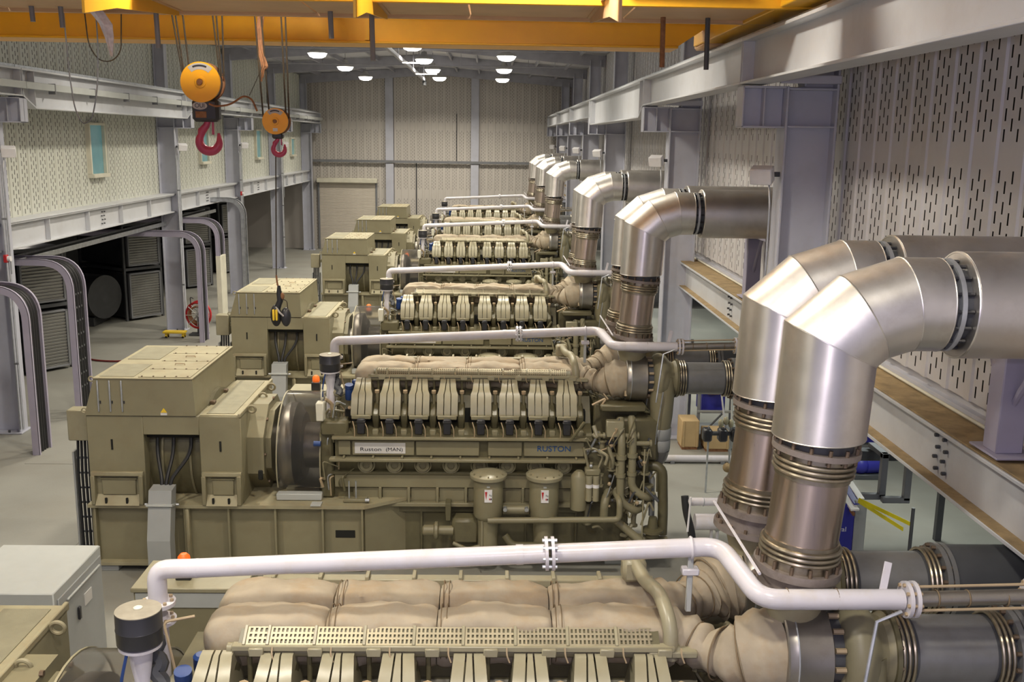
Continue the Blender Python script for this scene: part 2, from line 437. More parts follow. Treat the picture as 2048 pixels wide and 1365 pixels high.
# back wall: fine slotted cladding in three fields between wind posts
wb = struct('wall_back', 'beige slotted cladding of the far end wall with steel wind posts', (-3.0, YB, 0))
for (x0, x1) in ((-10.4, -5.9), (-5.45, -1.15), (-.72, 4.4)):
    slotted('panel', wb, x1 - x0, 9.95, (x0, YB, 0.0), (1, 0, 0), (0, -1, 0), 'panel_back', gap_rows=((2.95, 3.35), (6.75, 7.05)), sw=.015, rib=.40)
MB().box(-16.5, 10.5, YB + .08, YB + .2, 0, 10.6).build('outer_sheet', 'panel_back', wb, 0)
for x in (-5.9, -1.15):
    MB().box(x, x + .44, YB - .22, YB, 0, 9.95, .01).build('wind_post', 'steel_blue', wb)
MB().box(-10.2, 3.5, YB - .30, YB - .20, 4.86, 5.0, .01).build('horizontal_rail', 'mid_steel', wb)
for x in (-9.6, -7.6, -3.9, -2.4, 1.0, 2.6):
    MB().box(x, x + .05, YB - .2, YB, 4.84, 5.02).build('rail_bracket', 'mid_steel', wb)
MB().cyl((-4.2, YB - .06, 2.0), (-4.2, YB - .06, 4.9), .03, n=8).build('down_conduit', 'dark_steel', wb)
MB().cyl((-1.95, YB - .06, 5.0), (-1.95, YB - .06, 7.6), .02, n=8).build('down_conduit', 'dark_steel', wb)
# outer walls of the two side aisles
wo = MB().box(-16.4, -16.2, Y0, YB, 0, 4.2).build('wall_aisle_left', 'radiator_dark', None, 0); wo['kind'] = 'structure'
wo = MB().box(10.2, 10.4, Y0, YB, 0, 4.2).build('wall_aisle_right', 'panel', None, 0); wo['kind'] = 'structure'
ce = struct('ceiling', 'shallow pitched grey sheet roof with purlins', (-3, 20, 9.4))
for (xa, za, xb, zb) in ((-10.9, 9.55, -3.05, 10.05), (-3.05, 10.05, 4.8, 9.5)):
    MB().prism([(xa, za), (xb, zb), (xb, zb + .1), (xa, za + .1)], 'y', Y0, YB + .2).build('roof_sheet', 'ceiling', ce, 0)
for yy in COLY:
    for (xa, za, xb, zb) in ((-10.4, 9.05, -3.05, 9.62), (-3.05, 9.62, 4.4, 9.05)):
        MB().prism([(xa, za), (xb, zb), (xb, zb + .42), (xa, za + .48)], 'y', yy - .09, yy + .09).build('rafter', 'roof_steel', ce, 0)
for k, x in enumerate((-9.3, -7.9, -6.9, -5.3, -4.3, -1.9, -.7, .9, 2.0, 3.4)):
    zt = 10.05 - .0637 * abs(x + 3.05)
    MB().box(x - .04, x + .04, Y0, YB, zt - .2, zt - .01).build('purlin', 'roof_steel', ce, 0)
MB().box(-16.4, XL + .3, Y0, YB, 4.0, 4.15).build('aisle_roof_left', 'dark_steel', ce, 0)
MB().box(XR, 10.4, Y0, YB, 3.72, 3.85).build('aisle_roof_right', 'ceiling', ce, 0)
# skylight strip near the ridge, seen as a pale panel
MB().box(-2.6, -1.9, 40, 46, 9.93, 9.945).build('skylight_panel', 'white_plastic', ce, 0)

# roller door in the back wall
d = struct('door_1', 'closed cream roller shutter door in the far wall', (-8.0, YB - .1, 0))
MB().box(-9.62, -6.5, YB - .12, YB - .06, 0, 3.75).build('shutter', 'door_cream', d, 0)
s0 = MB().box(-9.60, -6.52, YB - .135, YB - .115, .01, .07, .008).build('slat', 'door_cream', d)
for i in range(1, 46): inst(s0, (0, 0, i * .081))
MB().box(-9.75, -6.38, YB - .42, YB - .02, 3.72, 3.98, .03).build('shutter_box', 'cream_trim', d)
for x in (-9.72, -6.5): MB().box(x, x + .1, YB - .16, YB - .04, 0, 3.75, .01).build('guide_rail', 'mid_steel', d)

# steel columns
ORD = ['nearest', 'second', 'third', 'fourth', 'fifth', 'sixth', 'farthest']
def column(side, y, label):
    if side > 0: xf, xb = 3.58, 4.22
    else: xf, xb = -9.88, -10.44
    t = thing('steel_column', label, 'column', ((xf + xb) / 2, y, 0), 'steel columns along the hall')
    sg = 1 if side > 0 else -1
    def B(x0, x1, y0, y1, z0, z1, nm, mt='steel_blue'): return MB().box(x0, x1, y + y0, y + y1, z0, z1, .006).build(nm, mt, t)
    B(xf, xf + sg * .03, -.18, .18, .03, 6.93, 'flange'); B(xb, xb - sg * .03, -.18, .18, .03, 9.3, 'flange')
    B(xf, xb, -.012, .012, .03, 6.93, 'web'); B(xf - sg * .06, xb + sg * .02, -.25, .25, 0, .03, 'base_plate')
    xs = xf + sg * .22
    B(xs, xs + sg * .025, -.14, .14, 6.93, 9.3, 'flange'); B(xs, xb, -.010, .010, 6.93, 9.3, 'web')
    for z in (6.45, 6.9): B(xf, xb, -.17, .17, z - .012, z + .012, 'stiffener')
    # corbel that carries the runway beam
    x0 = xf - sg * .53
    B(x0, xf, -.012, .012, 6.45, 6.93, 'corbel_web'); B(x0, xf, -.16, .16, 6.43, 6.455, 'corbel_flange'); B(x0, xf, -.16, .16, 6.905, 6.93, 'corbel_flange')
    B(x0, x0 + sg * .02, -.16, .16, 6.43, 6.93, 'corbel_end'); B(x0 + sg * .26, x0 + sg * .28, -.15, .15, 6.45, 6.91, 'stiffener')
    # tie-back strut from beam to column
    B(xf - sg * .1, xb, -.24, -.18, 6.96, 7.06, 'tie_bar')
    for bx in (-.2, .2):
        B(xf + sg * .2, xf + sg * .24, bx - .02, bx + .02, .03, .08, 'anchor_bolt', 'dark_steel')
    return t
for i, y in enumerate(COLY):
    if i >= 1: column(1, y, 'blue grey steel column on the right wall, %s from the front' % (['', 'first', 'second', 'third', 'fourth', 'fifth', 'sixth'][i]))
    if i >= 2: column(-1, y, 'blue grey steel column on the left side, %s from the front' % (['', '', 'first', 'second', 'third', 'fourth', 'fifth'][i]))

# crane runway beams, one per bay; the wide bay has a deeper beam
def runway(side, y0, y1, deep, label):
    xc = 3.20 if side > 0 else -9.50; zb = 6.72 if deep else 6.95
    t = thing('runway_beam', label, 'crane beam', (xc, (y0 + y1) / 2, zb), 'crane runway beams')
    y0 += .01; y1 -= .01
    def B(x0, x1, ya, yb, z0, z1, nm, mt='beam_pale'): return MB().box(xc + x0, xc + x1, ya, yb, z0, z1, .005).build(nm, mt, t)
    B(-.16, .16, y0, y1, 7.46, 7.50, 'top_flange'); B(-.012, .012, y0, y1, zb + .02, 7.47, 'web')
    ya, yb = (y0 + .55, y1 - .55) if deep else (y0, y1)
    B(-.16, .16, ya, yb, zb, zb + .03, 'bottom_flange')
    if deep:
        for (a, b) in ((y0, ya), (yb, y1)):
            p = [(a, 6.95), (b, zb), (b, zb + .03), (a, 6.98)] if a == y0 else [(a, zb), (b, 6.95), (b, 6.98), (a, zb + .03)]
            MB().prism(p, 'x', xc - .16, xc + .16).build('haunch', 'beam_pale', t, 0)
    for q in (y0 + .02, y1 - .04):
        B(-.155, .155, q, q + .02, 6.96, 7.46, 'end_stiffener')
    if deep:
        for q in (ya, yb - .02): B(-.15, .15, q, q + .02, zb + .03, 7.46, 'stiffener')
    sg = -1 if side > 0 else 1
    B(sg * .012, sg * .16, y0, y1, 7.14, 7.17, 'mid_rib') if side < 0 else None
    B(-.035, .035, y0, y1, 7.50, 7.57, 'crane_rail', 'galvanised')
    if side < 0:
        B(.16, .24, y0, y1, 7.10, 7.24, 'conductor_bar', 'pale_grey_paint')
        n = int((y1 - y0) / 2.2)
        for k in range(n): B(.10, .25, y0 + 1.3 + k * 2.2, y0 + 1.34 + k * 2.2, 7.04, 7.26, 'bar_hanger', 'mid_steel')
    return t
for i in range(len(COLY) - 1):
    nm = ['nearest', 'second', 'wide third', 'fourth', 'fifth', 'farthest'][i]
    runway(1, COLY[i], COLY[i + 1], i == 2, 'pale steel crane runway beam over the right columns, %s bay' % nm)
    if i >= 1: runway(-1, COLY[i], COLY[i + 1], i == 2, 'pale steel crane runway beam over the left columns, %s bay' % nm)

# eaves beams that carry the upper walls
def wall_beam(side, y0, y1, label):
    xf = 3.95 if side > 0 else -10.0; sg = 1 if side > 0 else -1; z0, z1 = (3.26, 3.80) if side > 0 else (3.82, 4.38)
    t = thing('wall_beam', label, 'beam', (xf, (y0 + y1) / 2, z0), 'wall beams')
    a, b = y0 + .02, y1 - .02
    if side > 0: a, b = y0 + .02, y1 - .02
    def B(x0, x1, ya, yb, q0, q1, nm, mt='beam_pale'): return MB().box(xf + sg * x0, xf + sg * x1, ya, yb, q0, q1, .005).build(nm, mt, t)
    B(0, .30, a, b, z0, z0 + .035, 'bottom_flange'); B(0, .30, a, b, z1 - .035, z1, 'top_flange'); B(.13, .155, a, b, z0 + .03, z1 - .03, 'web')
    if side > 0:
        B(.015, .46, a, b, z1, z1 + .018, 'ledge_plank', 'dust'); B(.005, .13, a, b, z0 + .035, z0 + .043, 'dust_layer', 'dust')
        MB().cyl((xf + .37, a, z1 + .045), (xf + .37, b, z1 + .045), .018, n=6).build('cable_conduit', 'cream_trim', t)
    else:
        B(-.02, .44, a, b, z1, z1 + .03, 'drip_flashing', 'beam_pale')
    n = int((b - a) / 2.0)
    for k in range(1, n if side < 0 else 1):
        B(.02, .13, a + k * (b - a) / n, a + k * (b - a) / n + .012, z0 + .035, z1 - .035, 'stiffener')
    for yy in ((a + b) / 2 - .12, (a + b) / 2 + .04):
        for k in range(4): MB().cyl((xf + sg * .125, yy + .04 * (k % 2), z0 + .12 + k * .1), (xf + sg * .09, yy + .04 * (k % 2), z0 + .12 + k * .1), .018, n=6).build('bolt', 'dark_steel', t)
    return t
for i in range(len(COLY) - 1):
    nm = ['nearest', 'second', 'third', 'fourth', 'fifth', 'farthest'][i]
    wall_beam(1, COLY[i], COLY[i + 1], 'grey steel beam with dusty brown ledge at foot of right wall, %s bay' % nm)
    if i >= 1: wall_beam(-1, COLY[i], COLY[i + 1], 'pale steel beam under the left wall cladding, %s bay' % nm)

# small windows in the left wall
for k, (yc, z0, z1, w, nm) in enumerate(((27.0, 5.2, 6.45, .95, 'nearest'), (37.0, 5.3, 6.4, .95, 'second'), (45.6, 5.3, 6.45, .95, 'third'), (53.4, 5.3, 6.1, .95, 'farthest'))):
    t = struct('window_%d' % (k + 1), 'small teal window with cream frame in the left wall, %s one' % nm, (XL, yc, z0))
    x = XL + .022
    MB().box(x - .04, x + .015, yc - w / 2, yc + w / 2, z0, z1).build('pane', 'teal_glass', t, 0)
    for (a, b, c, e, n_) in ((-w / 2 - .07, w / 2 + .07, z0 - .10, z0, 'sill'), (-w / 2 - .07, w / 2 + .07, z1, z1 + .07, 'frame_rail'), (-w / 2 - .07, -w / 2, z0, z1, 'frame_stile'), (w / 2, w / 2 + .07, z0, z1, 'frame_stile')):
        MB().box(x - .03, x + (.16 if n_ == 'sill' else .10), yc + a, yc + b, c, e, .008).build(n_, 'cream_trim', t)

# ------------------------------------------------------------------ one engine row, built once in the nearest bay (row origin y = 6.8)
from mathutils import noise as mnoise
RY = 6.8
ROW = []                     # roots of one row
class RB(MB):
    """mesh collector in row coordinates"""
    def build(s, name, mt, parent=None, smooth=38, kind=None):
        s.v = [(p[0], p[1] + RY, p[2]) for p in s.v]
        return make(name, s.v, s.f, mt, parent, smooth, kind)
def rthing(name, label, cat, loc, group):
    t = thing(name, label, cat, (loc[0], loc[1] + RY, loc[2]), group); ROW.append(t); return t
def rbolts(c, d, R, n, parent, r=.014, h=.03, mt='bolt', ph=0.0):
    bolts((c[0], c[1] + RY, c[2]), d, R, n, parent, r, h, mt, ph)

# --- skid frame
T = rthing('skid_frame', 'long khaki steel skid frame under the genset of the {row}', 'skid', (-2.0, 0, 0), 'genset skid frames')
plan = [(-5.73, -1.12), (-1.78, -1.12), (-1.2, -.74), (2.1, -.74), (2.1, .74), (-1.2, .74), (-1.78, 1.12), (-5.73, 1.12)]
RB().prism(plan, 'z', .985, 1.035).build('top_plate', 'khaki_dusty', T, 0)
for s_ in (-1, 1):
    RB().box(-5.68, -1.80, s_ * 1.0, s_ * .96, .15, .985).build('side_web', 'khaki', T, 0)
    RB().box(-5.70, -1.78, s_ * 1.12, s_ * .90, .10, .15, .006).build('bottom_flange', 'khaki_dusty', T)
    RB().box(-1.25, 2.1, s_ * .66, s_ * .62, .15, .985).build('side_web', 'khaki_shaded', T, 0)
    RB().box(-1.25, 2.1, s_ * .74, s_ * .58, .10, .15, .006).build('bottom_flange', 'khaki_shaded', T)
    for x in (-5.66, -4.86, -4.38, -3.75, -3.08, -2.40, -1.83):
        RB().box(x, x + .03, s_ * 1.10, s_ * 1.0, .15, .985, .004).build('stiffener', 'khaki', T)
    for x in (-1.0, -.2, .55, 1.3, 2.05):
        RB().box(x, x + .03, s_ * .72, s_ * .66, .15, .985, .004).build('stiffener', 'khaki_shaded', T)
RB().box(-5.72, -5.66, -1.0, 1.0, .15, .985).build('end_plate', 'khaki', T, 0)
RB().prism([(-1.82, -1.0), (-1.78, -1.04), (-1.2, -.64), (-1.22, -.60)], 'z', .15, .985).build('corner_plate', 'khaki', T, 0)
RB().box(-2.22, -1.93, -1.006, -.99, .50, .62, .02).build('hand_hole', 'dark_gap', T)
RB().box(-4.36, -4.30, -1.115, -1.0, .15, .98, .02).build('frame_edge', 'khaki_dusty', T)
for x in (-5.5, -4.1, -2.6, -.6, .9, 1.9):
    for s_ in (-1, 1):
        y_ = .98 if x < -1.5 else .66
        RB().box(x - .14, x + .14, s_ * y_ - .1, s_ * y_ + .1, 0, .10, .01).build('mount_pad', 'grey_paint', T)

# --- alternator
T = rthing('alternator', 'khaki alternator with raised terminal box in the {row}', 'alternator', (-4.6, 0, 1.035), 'khaki alternators')
def B(x0, x1, y0, y1, z0, z1, nm, mt='khaki', b=.008, par=None): return RB().box(x0, x1, y0, y1, z0, z1, b).build(nm, mt, par or T)
B(-5.69, -4.90, -1.05, 1.05, 1.035, 2.335, 'end_housing'); B(-4.11, -3.52, -1.05, 1.05, 1.035, 2.335, 'end_housing')
B(-4.90, -4.11, -1.05, 1.05, 2.06, 2.335, 'lintel')
B(-4.90, -4.11, -.30, 1.05, 1.30, 2.06, 'frame_core', 'khaki_shaded')
RB().cyl((-4.92, 0, 1.62), (-4.09, 0, 1.62), .86, n=40).build('stator', 'khaki_shaded', T)
for x in (-4.72, -4.32): RB().cyl((x, 0, 1.62), (x + .03, 0, 1.62), .885, n=40).build('stator_band', 'khaki', T)
B(-4.90, -4.11, -.92, -.84, 1.98, 2.06, 'terminal_bar', 'dark_gap')
tb = RB().prism([(-5.70, 2.345), (-4.14, 2.345), (-4.17, 2.88), (-5.54, 2.88)], 'y', -1.07, 1.15).build('terminal_box', 'khaki', T, 0)
B(-5.55, -4.16, -1.085, 1.165, 2.875, 2.892, 'lid_rim', 'khaki_dusty', .003, tb)
for (y0, y1) in ((-1.0, -.22), (.12, 1.02)):
    B(-5.48, -5.0, y0, y1, 2.892, 2.899, 'vent_grille', 'grille', 0, tb)
ys = [-1.05, -.55, -.02, .52, 1.12]
for i in range(4):
    h = B(-4.93, -4.20, ys[i] + .012, ys[i + 1] - .012, 2.892, 2.904, 'hatch_plate', 'khaki_dusty', .004, tb)
    yc = (ys[i] + ys[i + 1]) / 2
    if i in (1, 2):
        RB().tube([(-4.64, yc, 2.904), (-4.64, yc, 2.925), (-4.50, yc, 2.925), (-4.50, yc, 2.904)], .007, 6).build('lift_handle', 'wire_bronze', tb)
s0 = None
for i in range(5):
    for k in range(5):
        p = (-4.88 + k * .16, ys[i] + (0.03 if i == 0 else -.03 if i == 4 else 0), 2.905)
        if s0 is None: s0 = RB().cyl((p[0], p[1], 2.900), (p[0], p[1], 2.914), .013, n=6).build('screw', 'bolt', tb); p0 = p
        else: inst(s0, Vector(p) - Vector(p0))
for k in range(3):
    x = -5.50 + k * .165
    RB().box(x, x + .022, -1.088, -1.066, 2.40, 2.855, .006).build('chrome_bar', 'galvanised', tb)
    RB().box(x + .03, x + .045, -1.08, -1.066, 2.52, 2.56).build('latch', 'black_plastic', tb)
B(-4.63, -4.54, -1.078, -1.066, 2.355, 2.39, 'sticker', 'plate_white', 0, tb)
RB().prism([(-4.63, 2.395), (-4.54, 2.395), (-4.585, 2.46)], 'y', -1.078, -1.066).build('warning_triangle', 'yellow_paint', tb, 0)
for (x, z) in ((-5.57, 2.86), (-5.70, 2.40)):
    RB().ring((x - .02, -1.02, z), (0, 1, 0), .035, .011, 14, 6).build('lifting_eye', 'khaki_dusty', T)
B(-5.36, -5.335, -1.062, -1.05, 1.84, 1.99, 'door_slot', 'dark_gap', 0); B(-3.83, -3.805, -1.062, -1.05, 1.82, 1.97, 'door_slot', 'dark_gap', 0)
for (x0, x1) in ((-5.66, -4.92), (-4.09, -3.53)):             # feet with framed pockets
    B(x0, x1, -1.12, -1.05, 1.46, 1.52, 'foot_rail', 'khaki_dusty'); B(x0, x0 + .06, -1.14, -1.05, 1.035, 1.47, 'foot_cheek'); B(x1 - .06, x1, -1.14, -1.05, 1.035, 1.47, 'foot_cheek')
    B(x0 + .14, x1 - .12, -1.075, -1.05, 1.17, 1.40, 'pocket_panel', 'khaki'); B(x0 + .12, x1 - .10, -1.09, -1.05, 1.40, 1.42, 'pocket_rail')
    RB().prism([(-1.16, 1.035), (-1.05, 1.035), (-1.05, 1.17)], 'x', x0 + .06, x1 - .06).build('sloped_sill', 'khaki_dusty', T, 0)
    for q in (.28, .68): RB().cyl((x0 + (x1 - x0) * q, -1.13, 1.06), (x0 + (x1 - x0) * q, -1.13, 1.14), .018, n=6).build('foot_bolt', 'dark_gap', T)
B(-4.10, -3.55, -1.02, 1.08, 2.335, 2.348, 'shelf_plate', 'khaki_dusty', .003); B(-4.02, -3.63, -.95, 1.0, 2.348, 2.356, 'shelf_grille', 'grille', 0)
B(-3.56, -3.52, -1.05, 1.10, 2.30, 2.375, 'shelf_rim', 'khaki_dusty')
for y in (-.62, .12, .72): RB().ring((-3.46, y, 2.33), (0, 1, .2), .055, .018, 18, 8).build('lifting_ring', 'khaki_dusty', T)
B(-3.50, -3.46, -.30, -.24, 2.24, 2.30, 'red_cap', 'red_paint', .01)
for y in (-.45, .25): B(-4.12, -4.04, y, y + .10, 2.35, 2.40, 'hinge', 'bolt', .01)
octo = [(math.cos(a) * .80, 1.66 + math.sin(a) * .72) for a in [PI / 8 + k * PI / 4 for k in range(8)]]
RB().prism(octo, 'x', -3.52, -3.28).build('end_bell', 'khaki', T, 0)
oct2 = [(math.cos(a) * .66, 1.66 + math.sin(a) * .60) for a in [PI / 8 + k * PI / 4 for k in range(8)]]
RB().prism(oct2, 'x', -3.28, -3.20).build('bearing_cover', 'khaki', T, 0)
B(-3.33, -3.26, -.93, -.90, 1.35, 1.50, 'arrow_mark', 'dark_gap', .02)
rbolts((-3.27, 0, 1.66), (1, 0, 0), .68, 8, T, .025, .03)
for i, x in enumerate((-4.76, -4.53, -4.28)):
    RB().tube(rounded([(x, -.86, 2.04), (x, -.92, 1.75), (-4.64 + i * .06, -1.14, 1.42), (-4.64 + i * .06, -1.19, 1.25)], .2), .027, 8).build('power_cable', 'black_rubber', T)
B(-6.13, -5.84, -.66, -.42, 1.84, 2.30, 'control_box', 'khaki_cover', .012); B(-5.86, -5.68, -.58, -.50, 2.02, 2.12, 'box_bracket')

# --- cable trunking in front of the alternator
T = rthing('cable_trunking', 'grey inclined cable trunking beside the alternator of the {row}', 'trunking', (-4.58, -1.4, 0), 'grey cable trunkings')
RB().prism([(-1.155, 1.36), (-1.37, 1.34), (-1.55, .66), (-1.55, 0), (-1.34, 0), (-1.34, .66)], 'x', -4.76, -4.44).build('duct', 'grey_paint', T, 0)
RB().obox((-4.6, -1.335, 1.12), (.37, .25, .035), Matrix.Rotation(-.26, 3, 'X'), .004).build('collar', 'pale_grey_paint', T)
for x in (-4.80, -4.40): RB().cyl((x, -1.32, 1.12), (x + .04 * (1 if x > -4.6 else -1), -1.32, 1.12), .018, n=6).build('clamp_bolt', 'galvanised', T)
# --- cable ladder rising to the control box
T = rthing('cable_ladder', 'grey upright cable ladder at the end of the alternator in the {row}', 'cable ladder', (-6.0, -.5, 0), 'cable ladders at the alternators')
for x in (-6.11, -5.86): RB().box(x, x + .03, -.62, -.46, 0, 1.66, .004).build('side_rail', 'grey_paint', T)
for k in range(7): RB().box(-6.08, -5.86, -.55, -.52, .15 + k * .23, .18 + k * .23).build('rung', 'galvanised', T)
for i in range(4): RB().tube([(-6.05 + i * .055, -.575, .02), (-6.05 + i * .055, -.58, 1.3), (-6.04 + i * .05, -.54, 1.84)], .02, 7).build('cable', 'black_rubber', T)
# --- grey control cabinet standing behind the row
T = rthing('control_cabinet', 'pale grey floor cabinet behind the alternator of the {row}', 'cabinet', (-5.1, 3.7, 0), 'grey floor cabinets')
RB().box(-5.68, -4.55, 3.05, 4.34, .08, 1.5, .012).build('body', 'pale_grey_paint', T); RB().box(-5.66, -4.57, 3.07, 4.32, 0, .08).build('plinth', 'dark_steel', T, 0)
RB().box(-4.55, -4.53, 3.12, 4.28, .12, 1.40, .006).build('door', 'grey_paint', T)
RB().box(-4.53, -4.505, 3.30, 4.20, 1.30, 1.325, .006).build('trim_bar', 'pale_grey_paint', T); RB().box(-4.53, -4.50, 3.55, 3.60, .95, 1.10, .008).build('handle', 'black_plastic', T)
RB().box(-4.53, -4.522, 3.75, 3.95, 1.02, 1.16).build('rating_plate', 'plate_white', T, 0)

# --- flywheel guard with box and beacon on top
T = rthing('flywheel_guard', 'clear curved flywheel guard between alternator and engine in the {row}', 'guard', (-2.74, 0, 1.035), 'clear flywheel guards')
def shell(x0, x1, R, a0, a1, th, cz=1.55, n=22):
    o = RB(); pa = [(math.cos(a0 + (a1 - a0) * i / n) * R, cz + math.sin(a0 + (a1 - a0) * i / n) * R) for i in range(n + 1)]
    pb = [(math.cos(a0 + (a1 - a0) * i / n) * (R - th), cz + math.sin(a0 + (a1 - a0) * i / n) * (R - th)) for i in range(n + 1)]
    return o.prism(pa + pb[::-1], 'x', x0, x1)
shell(-3.06, -2.44, .88, PI * .02, PI * 1.13, .006).build('clear_sheet', 'clear_sheet', T)
RB().prism([(math.cos(a) * .87, 1.55 + math.sin(a) * .87) for a in [PI * .02 + PI * 1.11 * i / 22 for i in range(23)]] + [(-.8, 1.06), (.85, 1.06)], 'x', -2.446, -2.44).build('end_sheet', 'clear_sheet', T, 0)
for x in (-3.08, -2.45): shell(x, x + .018, .890, PI * .02, PI * 1.13, .014).build('guard_hoop', 'khaki_cover', T)
RB().box(-3.08, -2.42, -.92, -.78, 1.04, 1.14, .01).build('guard_foot', 'pale_grey_paint', T)
RB().box(-3.08, -2.42, .78, .92, 1.04, 1.14, .01).build('guard_foot', 'pale_grey_paint', T)
RB().lathe([(.30, 0), (.30, .08), (.62, .10), (.66, .16), (.66, .30), (.55, .34), (.50, .40), (.35, .42), (.35, .75)], (-3.2, 0, 1.6), (1, 0, 0), 40).build('flywheel', 'turbo_steel', T)
RB().box(-3.0, -2.5, -.6, .6, 1.04, 1.12, .01).build('floor_plate', 'khaki_dusty', T)
RB().box(-2.55, -2.40, -1.14, -.98, 1.036, 1.05).build('paper_plate', 'pale_grey_paint', T, 0)

T = rthing('beacon_cabinet', 'cream topped khaki cabinet with orange beacon behind the {row}', 'cabinet', (-3.1, 3.1, 0), 'cabinets with orange beacons')
RB().box(-3.62, -2.50, 2.80, 3.45, .06, 1.65, .01).build('body', 'khaki', T); RB().box(-3.64, -2.48, 2.77, 3.47, 1.65, 1.70, .008).build('top', 'khaki_cover', T)
RB().box(-3.60, -2.52, 2.82, 3.43, 0, .06).build('plinth', 'dark_steel', T, 0); RB().box(-3.60, -2.52, 2.785, 2.80, 1.48, 1.64, .004).build('front_strip', 'pale_grey_paint', T)
bb = RB().box(-3.24, -3.08, 2.96, 3.10, 1.70, 1.85, .008).build('beacon_base', 'black_plastic', T)
RB().lathe([(.060, 0), (.068, .03), (.062, .09), (.035, .12), (.005, .125)], (-3.16, 3.03, 1.85), (0, 0, 1), 14).build('beacon_dome', 'orange_beacon', bb)

# --- the diesel engine
T = ENG = rthing('diesel_engine', 'khaki sixteen cylinder V diesel engine of the {row}', 'engine', (-.3, 0, .80), 'khaki diesel engines')
K = 'khaki_shaded'
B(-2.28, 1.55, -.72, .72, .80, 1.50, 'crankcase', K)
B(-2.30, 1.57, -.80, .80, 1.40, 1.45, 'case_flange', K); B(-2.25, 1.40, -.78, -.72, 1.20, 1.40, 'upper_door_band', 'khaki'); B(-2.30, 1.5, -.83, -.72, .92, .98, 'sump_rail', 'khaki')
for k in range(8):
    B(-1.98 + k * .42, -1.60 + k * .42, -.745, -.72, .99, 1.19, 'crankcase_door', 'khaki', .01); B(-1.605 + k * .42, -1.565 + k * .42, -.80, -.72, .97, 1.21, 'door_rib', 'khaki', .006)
for k in range(8):
    x = -1.78 + k * .412
    RB().lathe([(.0, 0), (.05, 0), (.055, .03), (.095, .03), (.095, -.03), (.11, -.05)], (x, -.80, 1.555), (0, -1, 0), 18).build('relief_valve', 'khaki', T)
    RB().ring((x, -.80, 1.555), (0, 1, 0), .115, .014, 18, 6).build('valve_rim', 'khaki', T)
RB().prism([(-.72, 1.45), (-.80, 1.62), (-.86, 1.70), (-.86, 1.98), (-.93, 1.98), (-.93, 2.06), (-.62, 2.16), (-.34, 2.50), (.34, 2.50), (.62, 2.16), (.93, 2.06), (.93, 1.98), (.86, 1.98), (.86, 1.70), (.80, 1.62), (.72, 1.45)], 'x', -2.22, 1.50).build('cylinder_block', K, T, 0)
RB().box(-2.30, 1.42, -.97, -.84, 1.645, 1.70, .015).build('side_rail', 'khaki', T)
for k in range(9): RB().box(-2.1 + k * .42, -2.07 + k * .42, -.96, -.86, 1.70, 1.73, .004).build('rail_clip', 'khaki', T)
px = [-2.18, -1.98, -1.06, -.12, -.02, .50, 1.40]
for i in range(len(px) - 1):
    if i == 3: continue
    B(px[i] + .012, px[i + 1] - .012, -.905, -.86, 1.735, 1.955, 'side_panel', 'khaki', .008)
pl = B(-1.93, -1.20, -.912, -.904, 1.765, 1.925, 'name_plate', 'plate_white', 0)
MOFF = Vector((0, RY, 0))
text_mesh('plate_lettering', 'Ruston', .075, 'ink', pl, (-1.70, -.914 + RY, 1.825), FRONT, .001, .30)
text_mesh('plate_lettering', '(MAN)', .075, 'ink', pl, (-1.36, -.914 + RY, 1.825), FRONT, .001, .24)
text_mesh('blue_lettering', 'RUSTON', .115, 'blue_letters', T, (.95, -.908 + RY, 1.85), FRONT, .004, .48)
B(-2.25, 1.45, -.99, -.86, 1.985, 2.03, 'pump_deck', 'khaki', .01)
# cylinder head covers: three lobes with shoulders, 8 on each bank
CX = [-1.83 + k * .402 + (.05 if k >= 4 else 0) for k in range(8)]
CX = [-1.835, -1.425, -1.01, -.60, -.115, .30, .715, 1.125]
def lobe(w0, w1, dx, z_off=0):
    # w0 upper half width span (l,r), w1 lower span; profile runs from the top back edge over the shoulder and down the front
    prof = [(-.34, 2.70), (-.46, 2.785), (-.53, 2.78), (-.70, 2.665), (-.74, 2.61), (-.875, 2.36), (-.875, 2.32), (-.55, 2.32), (-.34, 2.45)]
    (a0, b0), (a1, b1) = w0, w1
    wid = []
    for (y, z) in prof:
        t = 0 if z > 2.70 else 1 if z < 2.62 else (2.70 - z) / .08
        if y > -.40 or (z <= 2.45 and y > -.6): t = 0 if z > 2.6 else 1
        wid.append((a0 + (a1 - a0) * t, b0 + (b1 - b0) * t))
    n = len(prof); vs = [(dx + w[0], p[0], p[1]) for w, p in zip(wid, prof)] + [(dx + w[1], p[0], p[1]) for w, p in zip(wid, prof)]
    fs = [tuple(range(n)), tuple(range(n, 2 * n))[::-1]] + [(i, n + i, n + (i + 1) % n, (i + 1) % n) for i in range(n)]
    o = RB(); o._add(vs, fs); return o
def head_cover(cx):
    hc = RB()
    hc.prism([(-.34, 2.44), (-.36, 2.62), (-.46, 2.70), (-.50, 2.69), (-.64, 2.585), (-.67, 2.55), (-.80, 2.33), (-.80, 2.27), (-.5, 2.25)], 'x', cx - .12, cx + .12)
    return hc
proto = {}
